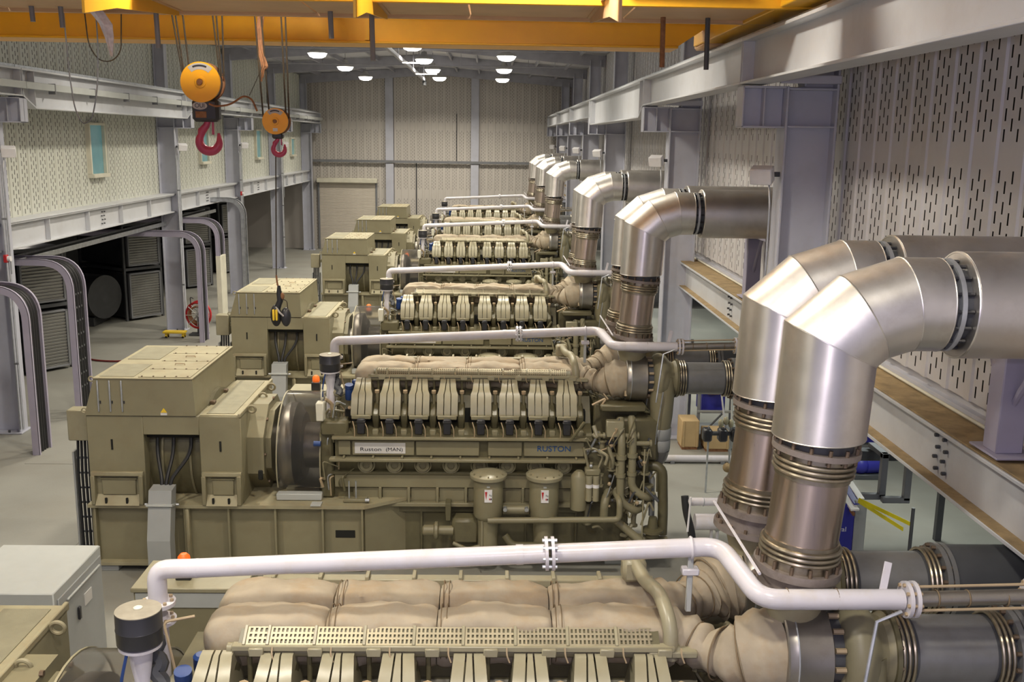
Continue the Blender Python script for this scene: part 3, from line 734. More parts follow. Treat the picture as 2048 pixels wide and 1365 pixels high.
for k, cx in enumerate(CX):
    if k == 0:
        c = head_cover(cx).build('head_cover', 'khaki_shaded', T, 30)
        parts = [c]
        for w0, w1 in (((-.108, -.030), (-.150, -.058)), ((-.018, .018), (-.044, .044)), ((.030, .108), (.058, .150))):
            parts.append(lobe(w0, w1, cx).build('cover_lobe', 'khaki_cover', c, 30))
        gp = RB().box(cx - .14, cx + .14, -.90, -.80, 2.27, 2.33, .01).build('cover_foot', 'khaki', c)
        fp = RB().box(cx - .052, cx + .058, -.97, -.86, 2.07, 2.29, .012).build('fuel_pump', 'black_plastic', T)
        RB().box(cx - .06, cx + .066, -.975, -.86, 2.23, 2.26, .006).build('pump_collar', 'black_rubber', fp)
        pp = RB().tube(rounded([(cx + .10, -.96, 2.02), (cx + .10, -.97, 2.16), (cx + .04, -.93, 2.26)], .05), .008, 6).build('fuel_line', 'wire_bronze', T)
        pq = RB().tube(rounded([(cx - .09, -.95, 2.02), (cx - .085, -.97, 2.15), (cx - .12, -.9, 2.24)], .05), .008, 6).build('fuel_line', 'wire_bronze', T)
        st = RB().cyl((cx + .205, -.60, 2.34), (cx + .205, -.63, 2.60), .026, n=10).build('head_stud', 'khaki', T)
        sc = RB().cyl((cx + .205, -.63, 2.60), (cx + .205, -.635, 2.64), .036, n=6).build('stud_nut', 'wire_bronze', st)
        eb = RB().obox((cx + .2, -.66, 2.28), (.10, .34, .26), Matrix.Rotation(.42, 3, 'X'), .02).build('exhaust_branch', K, T)
        gpk = RB().box(cx + .16, cx + .25, -.93, -.86, 2.03, 2.13, .012).build('injector_block', 'khaki', T)
        base0 = cx
    else:
        o = (cx - base0, 0, 0)
        cc = inst(c, o)
        for ch in list(c.children): inst(ch, (0, 0, 0), cc)
        cf = inst(fp, o)
        for ch in list(fp.children): inst(ch, (0, 0, 0), cf)
        inst(pp, o); inst(pq, o)
        cs = inst(st, o); inst(sc, (0, 0, 0), cs); inst(eb, o); inst(gpk, o)
    # the far bank, turned about the engine axis
    far = c.copy(); COL.objects.link(far); far.parent = T; far.rotation_euler = (0, 0, PI)
    far.location = (2 * 0 + cx + base0 - 2 * T.location.x, 0, 0)
    for ch in list(c.children): inst(ch, (0, 0, 0), far)
B(-2.10, 1.42, -.62, -.36, 2.16, 2.34, 'vee_shade', 'dark_gap', 0)  # near-black block painted in for the shade behind the head covers
# air manifold rail with perforated guard panels
RB().tube([(-1.78, .46, 2.80), (1.34, .46, 2.80)], .048, 14).build('air_rail', 'khaki', T); RB().box(-1.74, 1.30, .42, .52, 2.84, 2.90, .006).build('lip_rail', 'khaki_cover', T)
for k in range(9): RB().box(-1.66 + k * .36, -1.63 + k * .36, .40, .54, 2.88, 2.93, .004).build('guard_clip', 'khaki_cover', T)
ar = RB().tube([(-1.78, -.43, 2.775), (1.34, -.43, 2.775)], .048, 14).build('air_rail', 'khaki', T)
RB().box(-1.74, 1.30, -.50, -.43, 2.795, 2.835, .006).build('lip_rail', 'khaki_cover', T)
def guard(x0, x1):
    o = RB(); n = max(2, int((x1 - x0) / .028)); w = (x1 - x0) / n
    def P(x, t, d=0.0): return (x, -.475 + t * .115, 2.835 + t * .075 + d)
    rows_ = [0, .08, .30, .42, .58, .70, .92, 1.0]
    for j in range(len(rows_) - 1):
        for i in range(n):
            if j in (1, 3, 5) :
                a = x0 + i * w
                o._add([P(a, rows_[j]), P(a + w * .5, rows_[j]), P(a + w * .5, rows_[j + 1]), P(a, rows_[j + 1])], [(0, 1, 2, 3)])
            elif i == 0:
                o._add([P(x0, rows_[j]), P(x1, rows_[j]), P(x1, rows_[j + 1]), P(x0, rows_[j + 1])], [(0, 1, 2, 3)])
    return o
gx = [-1.66, -1.50, -1.18, -.84, -.50, -.16, .20, .56, .90, 1.16]
for i in range(len(gx) - 1):
    guard(gx[i] + .012, gx[i + 1] - .012).build('guard_panel', 'grille_metal', T, 0)
    RB().obox((gx[i], -.4175, 2.876), (.022, .15, .014), Matrix.Rotation(.578, 3, 'X'), .003).build('guard_clip', 'khaki_cover', T)
RB().prism([(-.475, 2.82), (-.36, 2.895), (-.36, 2.80)], 'x', -1.70, 1.20).build('guard_backing', 'khaki_shaded', T, 0)
for k in range(8):
    RB().box(-1.62 + k * .4, -1.52 + k * .4, -.52, -.49, 2.765, 2.825, .006).build('rail_bracket', 'khaki_cover', T)
    RB().tube(rounded([(-1.46 + k * .4, -.50, 2.83), (-1.46 + k * .4, -.53, 2.79), (-1.44 + k * .4, -.54, 2.74)], .02, 3), .006, 5).build('wire_hook', 'wire_bronze', T)
    RB().cyl((-1.63 + k * .41, -.44, 2.76), (-1.63 + k * .41, -.46, 2.35), .018, n=8).build('rail_post', K, T)
# quilted exhaust lagging, two runs of four mats in the vee
def mat_run(x0, x1, yc, seed, closed0=False):
    o = RB(); n, m_ = 26, 22; vs = []; fs = []
    for j in range(n + 1):
        t = j / n; x = x0 + (x1 - x0) * t; e = min(t, 1 - t) * (x1 - x0)
        pin = 1 - .11 * math.exp(-e / .03)
        if closed0 and t < .2: pin *= math.sqrt(max(.02, 1 - (1 - t / .2) ** 2)) * .65 + .35
        for i in range(m_):
            a = 2 * PI * i / m_
            nz = mnoise.noise(Vector((x * 3.1 + seed, math.cos(a) * 1.5, math.sin(a) * 1.5 + seed)))
            n2 = mnoise.noise(Vector((x * 8.0 + seed, math.cos(a) * 3.0 + 5, math.sin(a) * 3.0)))
            r = (.192 + .036 * nz + .020 * n2) * pin
            sag = .03 * math.sin(PI * t) - .02
            ca, sa = math.cos(a), math.sin(a); sq = lambda q: math.copysign(abs(q) ** .62, q)
            vs.append((x, yc + sq(ca) * r * .99, 2.765 + sq(sa) * r * .98 + sag))
    for j in range(n):
        for i in range(m_):
            k = (i + 1) % m_; fs.append((j * m_ + i, (j + 1) * m_ + i, (j + 1) * m_ + k, j * m_ + k))
    fs.append(tuple(range(m_))); fs.append(tuple(n * m_ + i for i in range(m_))[::-1])
    o._add(vs, fs); return o
lx = [-2.0, -1.13, -.35, .46, 1.34]
for r, yc in enumerate((-.185, .205)):
    for i in range(4):
        q = mat_run(lx[i] + .004, lx[i + 1] - .004, yc, 3.7 * i + 11.3 * r, i == 0).build('lagging_mat', 'lagging', T, 60)
        for dx in (.05, .09):
            if i: RB().ring((lx[i] + dx - .02, yc, 2.77), (1, 0, 0), .206, .004, 22, 4).build('stitch_seam', 'strap', q)
RB().box(-1.95, 1.3, -.30, .30, 2.50, 2.68).build('manifold_tray', K, T, 0)
# lagged exhaust bends to the two turbochargers
for s_, yt in ((0, -.50), (1, .60)):
    y0 = -.205 if s_ == 0 else .215
    pts = [(1.26, y0, 2.78), (1.42, y0 - .03 * (1 - 2 * s_), 2.77), (1.56, (y0 + yt) / 2, 2.74), (1.70, yt * .85 + y0 * .15, 2.745), (1.86, yt, 2.80), (2.03, yt, 2.83)]
    fine = rounded(pts, .2, 4); mbt = RB(); rr = []
    for q, p in enumerate(fine):
        t = q / (len(fine) - 1); rr.append(.205 + .02 * math.sin(q * 2.1) - .05 * math.sin(PI * min(1, t * 1.3)) + .10 * max(0, t - .55) / .45)
    mbt.tube(fine, rr, 24)
    mbt.v = [tuple(Vector(v) * 1.0 + Vector((0, mnoise.noise(Vector(v) * 9) * .022, mnoise.noise(Vector(v) * 8 + Vector((4, 1, 2))) * .028))) for v in mbt.v]
    bend = mbt.build('lagged_bend', 'lagging', T, 70)
    for q in (5, 10, 15):
        if q < len(fine) - 1:
            dd = Vector(fine[q + 1]) - Vector(fine[q - 1]); RB().ring(fine[q], dd, rr[q] + .012, .006, 24, 5).build('lagging_strap', 'strap', bend)
# water outlet crossing over the lagging
RB().tube(rounded([(1.28, -.44, 2.72), (1.28, -.42, 2.95), (1.23, -.18, 3.10), (1.17, .05, 3.06), (1.12, .25, 3.12)], .12), .052, 14).build('water_crossover', 'khaki_cover', T)
B(1.02, 1.20, .20, .36, 2.98, 3.16, 'crossover_block', 'khaki_cover', .03)
RB().box(1.12, 1.46, -.50, -.38, 2.75, 2.80, .01).build('rail_end', 'khaki_cover', T)
# generator end of the engine
B(-2.46, -2.26, -.80, .80, 1.04, 2.05, 'gear_case', K, .03); B(-2.42, -2.02, -.92, -.62, 2.02, 2.24, 'governor', K, .03)
RB().box(-2.47, -2.36, -.96, -.80, 2.25, 2.52, .012).build('gauge_box', 'cream_trim', T); RB().ring((-2.40, -.80, 2.60), (1, 0, 0), .07, .012, 14, 6).build('hand_loop', 'cream_trim', T)
RB().lathe([(.055, 0), (.06, .02), (.06, .15), (.05, .17), (.06, .18), (.06, .24)], (-2.05, -.55, 2.48), (.05, -.25, 1), 14).build('starter_valve', 'blue_plastic', T)
RB().lathe([(.045, 0), (.05, .02), (.05, .12), (.03, .14)], (-1.98, -.40, 2.60), (.05, -.2, 1), 12).build('starter_valve', 'blue_plastic', T)
RB().cyl((-2.52, -.90, 1.90), (-2.42, -.90, 1.90), .04, n=12).build('blue_plug', 'blue_plastic', T)
random.seed(11)
for k in range(12):
    x = random.uniform(-2.42, -2.02); y = random.uniform(-.96, -.78); z = random.uniform(1.1, 2.3)
    RB().tube(rounded([(x, y, z), (x + random.uniform(-.05, .05), y - .04, z + random.uniform(.1, .3)), (x + random.uniform(0, .25), y + .05, z + random.uniform(.1, .35))], .06, 3), random.choice((.010, .014, .020)), 7).build('small_pipe', random.choice(('wire_bronze', 'khaki', 'galvanised', K)), T)
for k in range(9):
    x = random.uniform(-2.4, -2.0); y = random.uniform(-.75, -.3); z = random.uniform(2.15, 2.55)
    RB().tube(rounded([(x, y, 2.05), (x, y, z), (x + random.uniform(-.1, .2), y + random.uniform(-.1, .1), z + .08)], .05, 3), random.choice((.012, .018, .026)), 8).build('small_pipe', random.choice(('wire_bronze', 'khaki_cover', 'galvanised', K)), T)
RB().tube([(-2.28 + .006 * i + .02 * math.sin(i), -.42 - .012 * i, 2.86 - .018 * i) for i in range(18)], .055, 8).build('flexible_duct', 'dark_steel', T)
RB().tube(rounded([(-2.02, -.35, 2.98), (-2.22, -.40, 2.96), (-2.12, -.50, 2.62), (-1.98, -.58, 2.55)], .04, 4), .010, 6).build('conduit', 'wire_bronze', T)
RB().box(-2.1, -1.75, -1.0, -.86, 1.04, 1.09, .01).build('drain_valve_body', 'khaki', T); RB().cyl((-1.78, -1.0, 1.08), (-1.72, -1.0, 1.08), .03, n=10).build('drain_valve', 'galvanised', T)
for x in (-2.02, -1.92): RB().cyl((x, -.93, 1.08), (x, -.93, 1.35), .012, n=7).build('small_pipe', 'galvanised', T)
# oil filters in front of the crankcase
for k, x in enumerate((.005, .815)):
    fo = RB().lathe([(.15, 0), (.16, .10), (.20, .14), (.215, .18), (.215, .70), (.205, .72)], (x, -1.0, .72), (0, 0, 1), 30).build('oil_filter', 'khaki', T)
    RB().lathe([(.21, 0), (.265, .01), (.27, .03), (.27, .06), (.25, .075), (.17, .105), (.09, .12), (.0, .125)], (x, -1.0, 1.44), (0, 0, 1), 30).build('filter_lid', 'khaki_cover', fo)
    rbolts((x, -1.0, 1.515), (0, 0, 1), .235, 12, fo, .014, .04, 'khaki')
    RB().box(x - .055, x + .055, -1.222, -1.205, 1.14, 1.33, .002).build('instruction_label', 'white_plastic', fo)
    RB().prism([(x - .048, 1.30), (x - .015, 1.30), (x - .0315, 1.18)], 'y', -1.226, -1.220).build('red_arrow', 'red_paint', fo, 0)
    for (dx, dz, mt_) in ((.02, .10, 'grey_paint'), (.02, .04, 'red_paint'), (.04, .09, 'grey_paint'), (.04, .04, 'ink')):
        RB().box(x + dx - .008, x + dx + .008, -1.225, -1.221, 1.14 + dz, 1.165 + dz).build('label_mark', mt_, fo, 0)
    RB().box(x - .022, x + .022, -1.222, -1.21, 1.36, 1.385).build('small_tag', 'pale_grey_paint', fo, 0)
    RB().cyl((x, -1.0, .30), (x, -1.0, .74), .15, n=20).build('filter_stem', 'khaki', fo)
RB().tube(rounded([(.0, -1.2, .86), (1.90, -1.18, .88), (1.90, -1.18, 1.15), (1.86, -.9, 1.2)], .08), .045, 12).build('oil_pipe', 'khaki', T)
RB().tube(rounded([(.25, -1.15, .62), (.35, -1.2, .48), (1.85, -1.2, .48)], .12), .055, 12).build('oil_pipe', K, T)
RB().tube([(.22, -1.0, .95), (.6, -1.0, .95)], .07, 12).build('filter_link', 'khaki', T)
for x in (.25, .56): RB().cyl((x, -1.06, 1.0), (x, -1.14, 1.0), .03, n=10).build('brass_valve', 'galvanised', T)
RB().lathe([(.06, 0), (.08, .02), (.08, .16), (.13, .18), (.13, .22), (.07, .24), (.07, .45)], (-.95, -.98, .62), (1, 0, 0), 18).build('lube_pump', 'khaki', T)
B(-.52, -.12, -1.05, -.75, .42, .82, 'pump_motor', K, .05); RB().tube(rounded([(-.5, -1.05, .45), (-.3, -1.12, .38), (-.05, -1.05, .42)], .08), .03, 10).build('pump_hose', 'khaki', T)
B(-.62, -.54, -.95, -.72, .75, 1.02, 'pump_bracket', K); RB().cyl((-.08, -1.14, .16), (-.08, -1.14, 1.20), .012, n=6).build('stay_rod', 'khaki_cover', T)
# free end: fuel filters, water pipes, boxes
B(1.55, 2.20, -.55, .55, .80, 2.45, 'free_end_case', 'khaki_shaded', .03); B(1.45, 1.80, -.86, -.5, 1.0, 1.9, 'cooler_block', 'khaki_shaded', .03)
for x in (1.46, 1.56):
    g = RB().lathe([(.02, 0), (.048, .02), (.048, .34), (.052, .36), (.052, .40)], (x, -1.05, 1.10), (0, 0, 1), 14).build('fuel_filter', 'khaki_cover', T)
    RB().cyl((x, -1.05, 1.32), (x, -1.05, 1.37), .050, n=14).build('sticker_band', 'white_plastic', g)
B(1.40, 1.62, -1.08, -.86, 1.50, 1.60, 'filter_head', 'khaki', .02)
RB().tube(rounded([(1.60, -.98, 1.60), (1.66, -1.0, 1.78), (1.54, -1.0, 1.90), (1.40, -.96, 1.86)], .06), .016, 8).build('small_pipe', 'khaki_cover', T)
for x, z1, z2 in ((1.92, 2.02, 1.10), (2.08, 2.05, 1.30)):
    RB().tube(rounded([(x, -.75, z1 + .25), (x, -1.0, z1), (x, -1.02, z2), (x + .22, -1.05, z2 - .14), (x + .34, -.9, z2 - .14)], .12), .058, 12).build('water_pipe', 'khaki', T)
    RB().cyl((x, -1.005, z1 - .28), (x, -1.005, z1 - .22), .078, n=14).build('pipe_coupling', 'khaki', T)
    RB().cyl((x, -1.012, z1 - .55), (x, -1.012, z1 - .50), .072, n=14).build('pipe_coupling', 'khaki', T)
RB().tube(rounded([(2.15, -.7, 1.55), (2.55, -.85, 1.58), (2.58, -.90, .9), (2.58, -.9, .55)], .14), .075, 14).build('water_pipe', K, T)
RB().tube(rounded([(2.2, -.6, 1.42), (2.42, -.75, 1.44), (2.43, -.8, .8)], .12), .045, 12).build('water_pipe', 'grey_paint', T)
RB().tube(rounded([(1.70, -1.0, .78), (1.70, -1.02, 1.10), (1.78, -.8, 1.2)], .1), .065, 12).build('water_pipe', 'khaki', T)
RB().tube(rounded([(1.85, -1.0, .82), (2.25, -1.15, .52), (2.3, -1.1, .3)], .08), .06, 12).build('water_pipe', 'khaki', T)
RB().lathe([(.10, 0), (.15, .02), (.15, .25), (.11, .30), (.11, .60)], (2.05, -.95, .42), (1, 0, 0), 18).build('water_pump', 'khaki', T)
RB().lathe([(.10, 0), (.10, .08), (.16, .08), (.16, .12), (.08, .14), (.06, .3)], (2.42, -1.0, .55), (0, 0, 1), 16).build('valve_body', K, T)
B(1.70, 1.95, -.94, -.80, 2.04, 2.28, 'relay_box', 'khaki_cover', .012)
RB().prism([(1.62, 2.02), (1.95, 2.02), (1.72, 1.72), (1.58, 1.70)], 'y', -.84, -.82).build('box_gusset', 'dark_steel', T, 0)
RB().tube([(2.26, -1.08, .2), (2.25, -1.05, 1.9)], .012, 6).build('dip_rod', 'khaki_cover', T)
for k in range(16):
    x = random.uniform(1.38, 2.5); y = random.uniform(-1.05, -.8); z = random.uniform(.7, 2.2)
    RB().tube(rounded([(x, y, z), (x + random.uniform(-.1, .1), y - .05, z + random.uniform(-.2, .2)), (x + random.uniform(-.2, .2), y + .02, z + random.uniform(-.35, .35))], .06, 3), random.choice((.010, .016, .024, .03)), 7).build('small_pipe', random.choice(('wire_bronze', 'khaki', 'khaki_cover', K, 'dark_steel')), T)
for k in range(14):
    x = random.uniform(1.5, 2.3); y = random.uniform(-.8, .4); z = random.uniform(2.4, 2.62)
    RB().tube(rounded([(x, y, z), (x + random.uniform(-.2, .2), y + .05, z + .12), (x + random.uniform(-.25, .25), y + random.uniform(-.2, .2), z + .02)], .06, 3), random.choice((.010, .016, .022)), 7).build('small_pipe', random.choice(('wire_bronze', 'khaki', 'dark_steel', K)), T)
B(1.62, 2.28, -.86, .92, 2.40, 2.50, 'turbo_bracket', K, .02)
B(2.16, 2.46, -.62, .5, .95, 2.25, 'charge_cooler', K, .04); B(1.85, 2.50, -.80, -.60, 1.62, 2.30, 'cooler_header', K, .05)
RB().lathe([(.09, 0), (.12, .02), (.12, .52), (.09, .56), (.05, .60)], (1.32, -.98, .95), (0, 0, 1), 18).build('centrifuge', 'khaki', T)
random.seed(29)
for k in range(16):                                            # short flanged spools on the free end
    x = random.uniform(1.45, 2.5); z = random.uniform(.65, 2.15); y = random.uniform(-1.02, -.82); r_ = random.uniform(.028, .055); L_ = random.uniform(.12, .35); ver = random.random() < .6
    e_ = (x, y, z + L_) if ver else (x + L_ * .7, y, z)
    sp = RB().cyl((x, y, z), e_, r_, n=12).build('spool_pipe', random.choice(('khaki', 'khaki', K, 'khaki_cover')), T)
    for q in ((x, y, z), e_):
        d_ = Vector((0, 0, .014)) if ver else Vector((.014, 0, 0)); RB().cyl(Vector(q) - d_, Vector(q) + d_, r_ * 1.6, n=14).build('spool_flange', 'khaki', sp)
for k in range(26):
    x = random.uniform(1.30, 2.5); y = random.uniform(-1.10, -.85); z = random.uniform(.6, 2.3)
    RB().tube(rounded([(x, y, z), (x + random.uniform(-.12, .12), y - .03, z + random.uniform(-.22, .22)), (x + random.uniform(-.25, .25), y + .03, z + random.uniform(-.4, .4))], .07, 3), random.choice((.008, .012, .018, .022)), 7).build('small_pipe', random.choice(('wire_bronze', 'khaki', 'khaki_cover', K, 'dark_steel', 'galvanised')), T)
for k in range(10):
    x = random.uniform(1.4, 2.4); z = random.uniform(.7, 2.1); RB().ball((x, -1.04, z), random.uniform(.02, .035)).build('gauge_knob', random.choice(('galvanised', 'wire_bronze', 'dark_steel')), T)

# --- turbochargers, intake ducts, exhaust risers, elbows and ducts: a near and a rear one in every row
def turbo_set(yt, w):
    t = rthing('turbocharger', w + ' turbocharger with silver casing and khaki volute in the {row}', 'turbocharger', (2.35, yt, 2.5), 'turbochargers')
    ax = (1, 0, 0)
    RB().lathe([(.20, 0), (.325, .0), (.335, .01), (.335, .065), (.338, .07), (.335, .075), (.335, .30), (.29, .32)], (1.99, yt, 2.83), ax, 40).build('turbine_casing', 'turbo_steel', t)
    RB().ring((2.06, yt, 2.83), ax, .336, .006, 40, 6).build('casing_bead', 'galvanised', t)
    RB().cyl((2.31, yt, 2.83), (2.39, yt, 2.83), .26, n=30).build('bearing_housing', 'dark_steel', t)
    rbolts((2.35, yt, 2.83), ax, .285, 14, t, .020, .07, 'wire_bronze')
    RB().lathe([(.24, 0), (.30, .01), (.345, .04), (.365, .09), (.365, .13), (.34, .19), (.28, .24), (.245, .27), (.235, .31), (.25, .33), (.26, .35)], (2.385, yt, 2.83), ax, 40).build('volute', 'khaki', t)
    RB().tube(rounded([(2.53, yt - .12, 2.86), (2.53, yt - .20, 2.5), (2.53, yt - .16, 2.1), (2.50, yt - .05, 1.9)], .15), [.18, .19, .185, .18, .175, .17, .165, .16, .155, .15, .15, .15, .15, .15][:2 + 2 * 6], 20).build('volute_outlet', 'khaki', t) if False else \
    RB().tube([(2.53, yt - .14, 2.88), (2.53, yt - .17, 2.62), (2.53, yt - .17, 2.30), (2.53, yt - .14, 2.12)], [.17, .18, .165, .15], 20).build('volute_outlet', 'khaki', t)
    RB().lathe([(.155, 0), (.165, .02), (.165, .16), (.150, .18), (.165, .20), (.165, .34), (.13, .40)], (2.53, yt - .14, 2.13), (0, .12, -1), 20).build('rubber_boot', 'grey_paint', t)
    RB().tube(rounded([(2.55, yt - .12, 1.8), (2.52, yt - .05, 1.60), (2.35, yt + .02, 1.52), (2.1, yt + .05, 1.5)], .12), .14, 16).build('charge_pipe', 'intake_grey', t)
    RB().tube([(2.50, yt - .42, 2.72), (2.44, yt - .40, 2.20), (2.44, yt - .30, 1.9)], .010, 6).build('drain_line', 'galvanised', t)
    # exhaust outlet hood that carries the riser
    RB().lathe([(.17, 0), (.22, .19)], (2.09, yt, 3.09), (0, 0, 1), 24).build('outlet_hood', 'khaki_dusty', t)
    # intake duct
    d = rthing('intake_duct', w + ' grey air intake duct with bellows joints in the {row}', 'duct', (3.4, yt, 2.58), 'grey intake ducts')
    RB().cyl((2.736, yt, 2.83), (2.765, yt, 2.83), .285, n=36).build('flange', 'khaki_shaded', d); rbolts((2.765, yt, 2.83), ax, .265, 12, d, .014, .03)
    def bell(x, r, n, nm='bellows_ring', mt='bellows'):
        f0 = None
        for k in range(n):
            if f0 is None: f0 = RB().ring((x, yt, 2.83), ax, r, .014, 36, 8).build(nm, mt, d)
            else: inst(f0, (k * .036, 0, 0))
    bell(2.79, .252, 3); RB().cyl((2.765, yt, 2.83), (2.900, yt, 2.83), .238, n=36).build('bellows_core', 'dark_steel', d)
    RB().cyl((2.885, yt, 2.83), (3.440, yt, 2.83), .236, n=40).build('duct_tube', 'intake_grey', d)
    bell(3.455, .258, 3); RB().cyl((3.430, yt, 2.83), (3.570, yt, 2.83), .24, n=36).build('bellows_core', 'dark_steel', d)
    RB().cyl((3.560, yt, 2.83), (3.600, yt, 2.83), .305, n=40).build('flange', 'intake_grey', d); RB().cyl((3.610, yt, 2.83), (3.645, yt, 2.83), .305, n=40).build('flange', 'intake_grey', d)
    rbolts((3.580, yt, 2.83), ax, .283, 16, d, .016, .10)
    RB().cyl((3.645, yt, 2.83), (5.4, yt, 2.83), .29, n=36).build('filter_trunk', 'dark_steel', d)
    RB().box(5.38, 6.1, yt - .42, yt + .42, 2.35, 3.3, .02).build('filter_house', 'mid_steel', d)
    for q in (5.5, 5.98): RB().box(q, q + .04, yt - .3, yt - .26, 3.28, 3.73).build('hanger', 'dark_steel', d); RB().box(q, q + .04, yt + .26, yt + .30, 3.28, 3.73).build('hanger', 'dark_steel', d)
    # riser
    e = rthing('exhaust_riser', w + ' stainless exhaust riser with bellows in the {row}', 'exhaust pipe', (2.13, yt, 3.3), 'stainless exhaust risers')
    A0, A1 = Vector((2.09, yt, 3.36)), Vector((2.175, yt, 4.36)); dv = (A1 - A0).normalized()
    def at(z): return A0 + (A1 - A0) * ((z - 3.36) / 1.0)
    RB().cyl(at(3.27), at(3.31), .30, n=40).build('flange', 'flange_paint', e); RB().cyl(at(3.42), at(3.475), .292, n=40).build('flange', 'flange_paint', e); RB().cyl(at(3.30), at(3.43), .245, n=36).build('flange_neck', 'flange_paint', e)
    pz = at(3.31); rbolts((pz.x, pz.y, pz.z), dv, .272, 14, e, .014, .05, 'bolt'); pz = at(3.49); rbolts((pz.x, pz.y, pz.z), dv, .268, 14, e, .013, .075, 'bolt')
    for z0 in (3.545, 4.135):
        f0 = None
        for k in range(3):
            c_ = at(z0 + k * .036)
            if f0 is None: f0 = RB().ring(c_, dv, .256, .015, 40, 8).build('bellows_ring', 'bellows', e); c0 = c_
            else: inst(f0, c_ - c0)
    RB().cyl(at(3.47), at(3.66), .248, n=36).build('bellows_core', 'bellows', e); RB().cyl(at(4.09), at(4.26), .248, n=36).build('bellows_core', 'bellows', e)
    RB().cyl(at(3.64), at(4.115), .238, n=48).build('riser_tube', 'stainless', e)
    RB().cyl(at(4.262), at(4.30), .288, n=40).build('flange', 'flange_paint', e)
    pz = at(4.285); rbolts((pz.x, pz.y, pz.z), dv, .268, 14, e, .013, .11, 'bolt')
    RB().cyl(at(4.29), at(4.40), .235, n=36).build('inner_sleeve', 'dark_steel', e)
    # mitred elbow
    b = rthing('exhaust_elbow', w + ' mitred aluminium exhaust elbow over the {row}', 'exhaust elbow', (2.19, yt, 4.36), 'aluminium exhaust elbows')
    R = .302; n = 48; zh = 5.245
    ax_ = [(2.175, 4.37), (2.205, 4.984), (2.399, 5.158), (2.662, 5.245), (2.87, 5.245)]
    AX = [Vector((p[0], 0, p[1])) for p in ax_]; rings = []
    for q in range(5):
        d1 = (AX[q] - AX[q - 1]).normalized() if q else Vector((0, 0, 1)); d2 = (AX[q + 1] - AX[q]).normalized() if q < 4 else Vector((1, 0, 0))
        if q == 0: d2 = Vector((0, 0, 1))
        dm = (d1 + d2).normalized(); nn = Vector((dm.z, 0, -dm.x)); k_ = 1 / max(.5, d1.dot(dm))
        rings.append([(AX[q].x + nn.x * math.cos(a) * R * k_, yt + math.sin(a) * R, AX[q].z + nn.z * math.cos(a) * R * k_) for a in [2 * PI * i / n for i in range(n)]])
    for q, nm in enumerate(('lower_sleeve', 'middle_gore', 'middle_gore', 'upper_sleeve')):
        o = RB(); o._add(rings[q] + rings[q + 1], [(i, (i + 1) % n, n + (i + 1) % n, n + i) for i in range(n)]); o.build(nm, 'brushed_aluminium' if q == 0 else 'aluminium', b, 30)
    for q in (1, 2, 3): RB().tube(rings[q], .0045, 5, closed=True).build('mitre_seam', 'aluminium', b)
    RB().ring((2.175, yt, 4.372), (0, 0, 1), R - .004, .006, 48, 6).build('rim_bead', 'aluminium', b); RB().ring((2.868, yt, zh), (1, 0, 0), R - .004, .006, 48, 6).build('rim_bead', 'aluminium', b)
    RB().cyl((2.175, yt, 4.385), (2.175, yt, 4.40), R - .006, n=40).build('end_disc', 'dark_steel', b); RB().cyl((2.84, yt, zh), (2.855, yt, zh), R - .006, n=40).build('end_disc', 'dark_steel', b)
    # horizontal duct to the wall
    h = rthing('exhaust_duct', w + ' horizontal aluminium exhaust duct into the wall, {row}', 'exhaust duct', (3.6, yt, 4.9), 'aluminium exhaust ducts')
    RB().cyl((2.83, yt, zh), (3.02, yt, zh), .262, n=36).build('joint_core', 'dark_steel', h)
    RB().cyl((2.905, yt, zh), (2.935, yt, zh), .30, n=44).build('joint_flange', 'galvanised', h); rbolts((2.92, yt, zh), ax, .28, 16, h, .013, .13, 'black_plastic')
    RB().lathe([(.27, 0), (.335, 0), (.345, .012), (.345, 1.40)], (2.99, yt, zh), ax, 48).build('duct_tube', 'alu_duct', h)
    RB().ring((2.995, yt, zh), ax, .338, .009, 44, 6).build('rim_bead', 'aluminium', h)
    RB().lathe([(.345, 0), (.40, 0), (.40, .04)], (4.355, yt, zh), ax, 40).build('wall_collar', 'steel_blue', h)
turbo_set(-.50, 'near'); turbo_set(.60, 'rear')
# --- stand that carries the ducts on the wall beam
T = rthing('duct_stand', 'lavender steel stand under the exhaust ducts of the {row}', 'stand', (4.13, .82, 3.84), 'duct stands')
RB().box(4.02, 4.24, .72, .94, 3.855, 4.86, .01).build('post', 'purple_steel', T); RB().box(3.97, 4.36, 0.60, 1.06, 3.84, 3.858, .004).build('foot_plate', 'purple_steel', T)
RB().box(4.0, 4.26, -.85, 1.40, 4.83, 4.90, .01).build('saddle_beam', 'purple_steel', T)
for s_ in (-1, 1):
    RB().tube([(4.13, .83 + s_ * .08, 4.25), (4.13, .83 + s_ * .50, 4.83)], .028, 8).build('knee_brace', 'purple_steel', T)
# --- white pipe over the engine
T = rthing('white_pipe', 'white painted pipe running over the engine of the {row}', 'pipe', (0, -.3, 2.8), 'white pipes over the engines')
path = rounded([(-2.29, -.28, 3.05), (-2.29, -.28, 3.295), (-2.1, -.28, 3.30)], .2, 7)[:-1] + [(-2.05, -.28, 3.302), (.40, -.28, 3.425)]
RB().tube(path, .066, 22).build('pipe_run', 'white_paint', T)
path2 = rounded([(.47, -.28, 3.428), (1.62, -.28, 3.486), (1.76, -.87, 3.375), (2.68, -.86, 3.375)], .13, 7)
RB().tube(path2, .066, 22).build('pipe_run', 'white_paint', T)
for (x, p_) in ((.40, (.0, 0)), (.445, (0, 0))):
    RB().cyl((x, -.28, 3.426), (x + .022, -.28, 3.427), .118, n=28).build('flange', 'white_paint', T)
rbolts((.433, -.28, 3.4265), (1, 0, 0), .097, 8, T, .013, .10, 'galvanised')
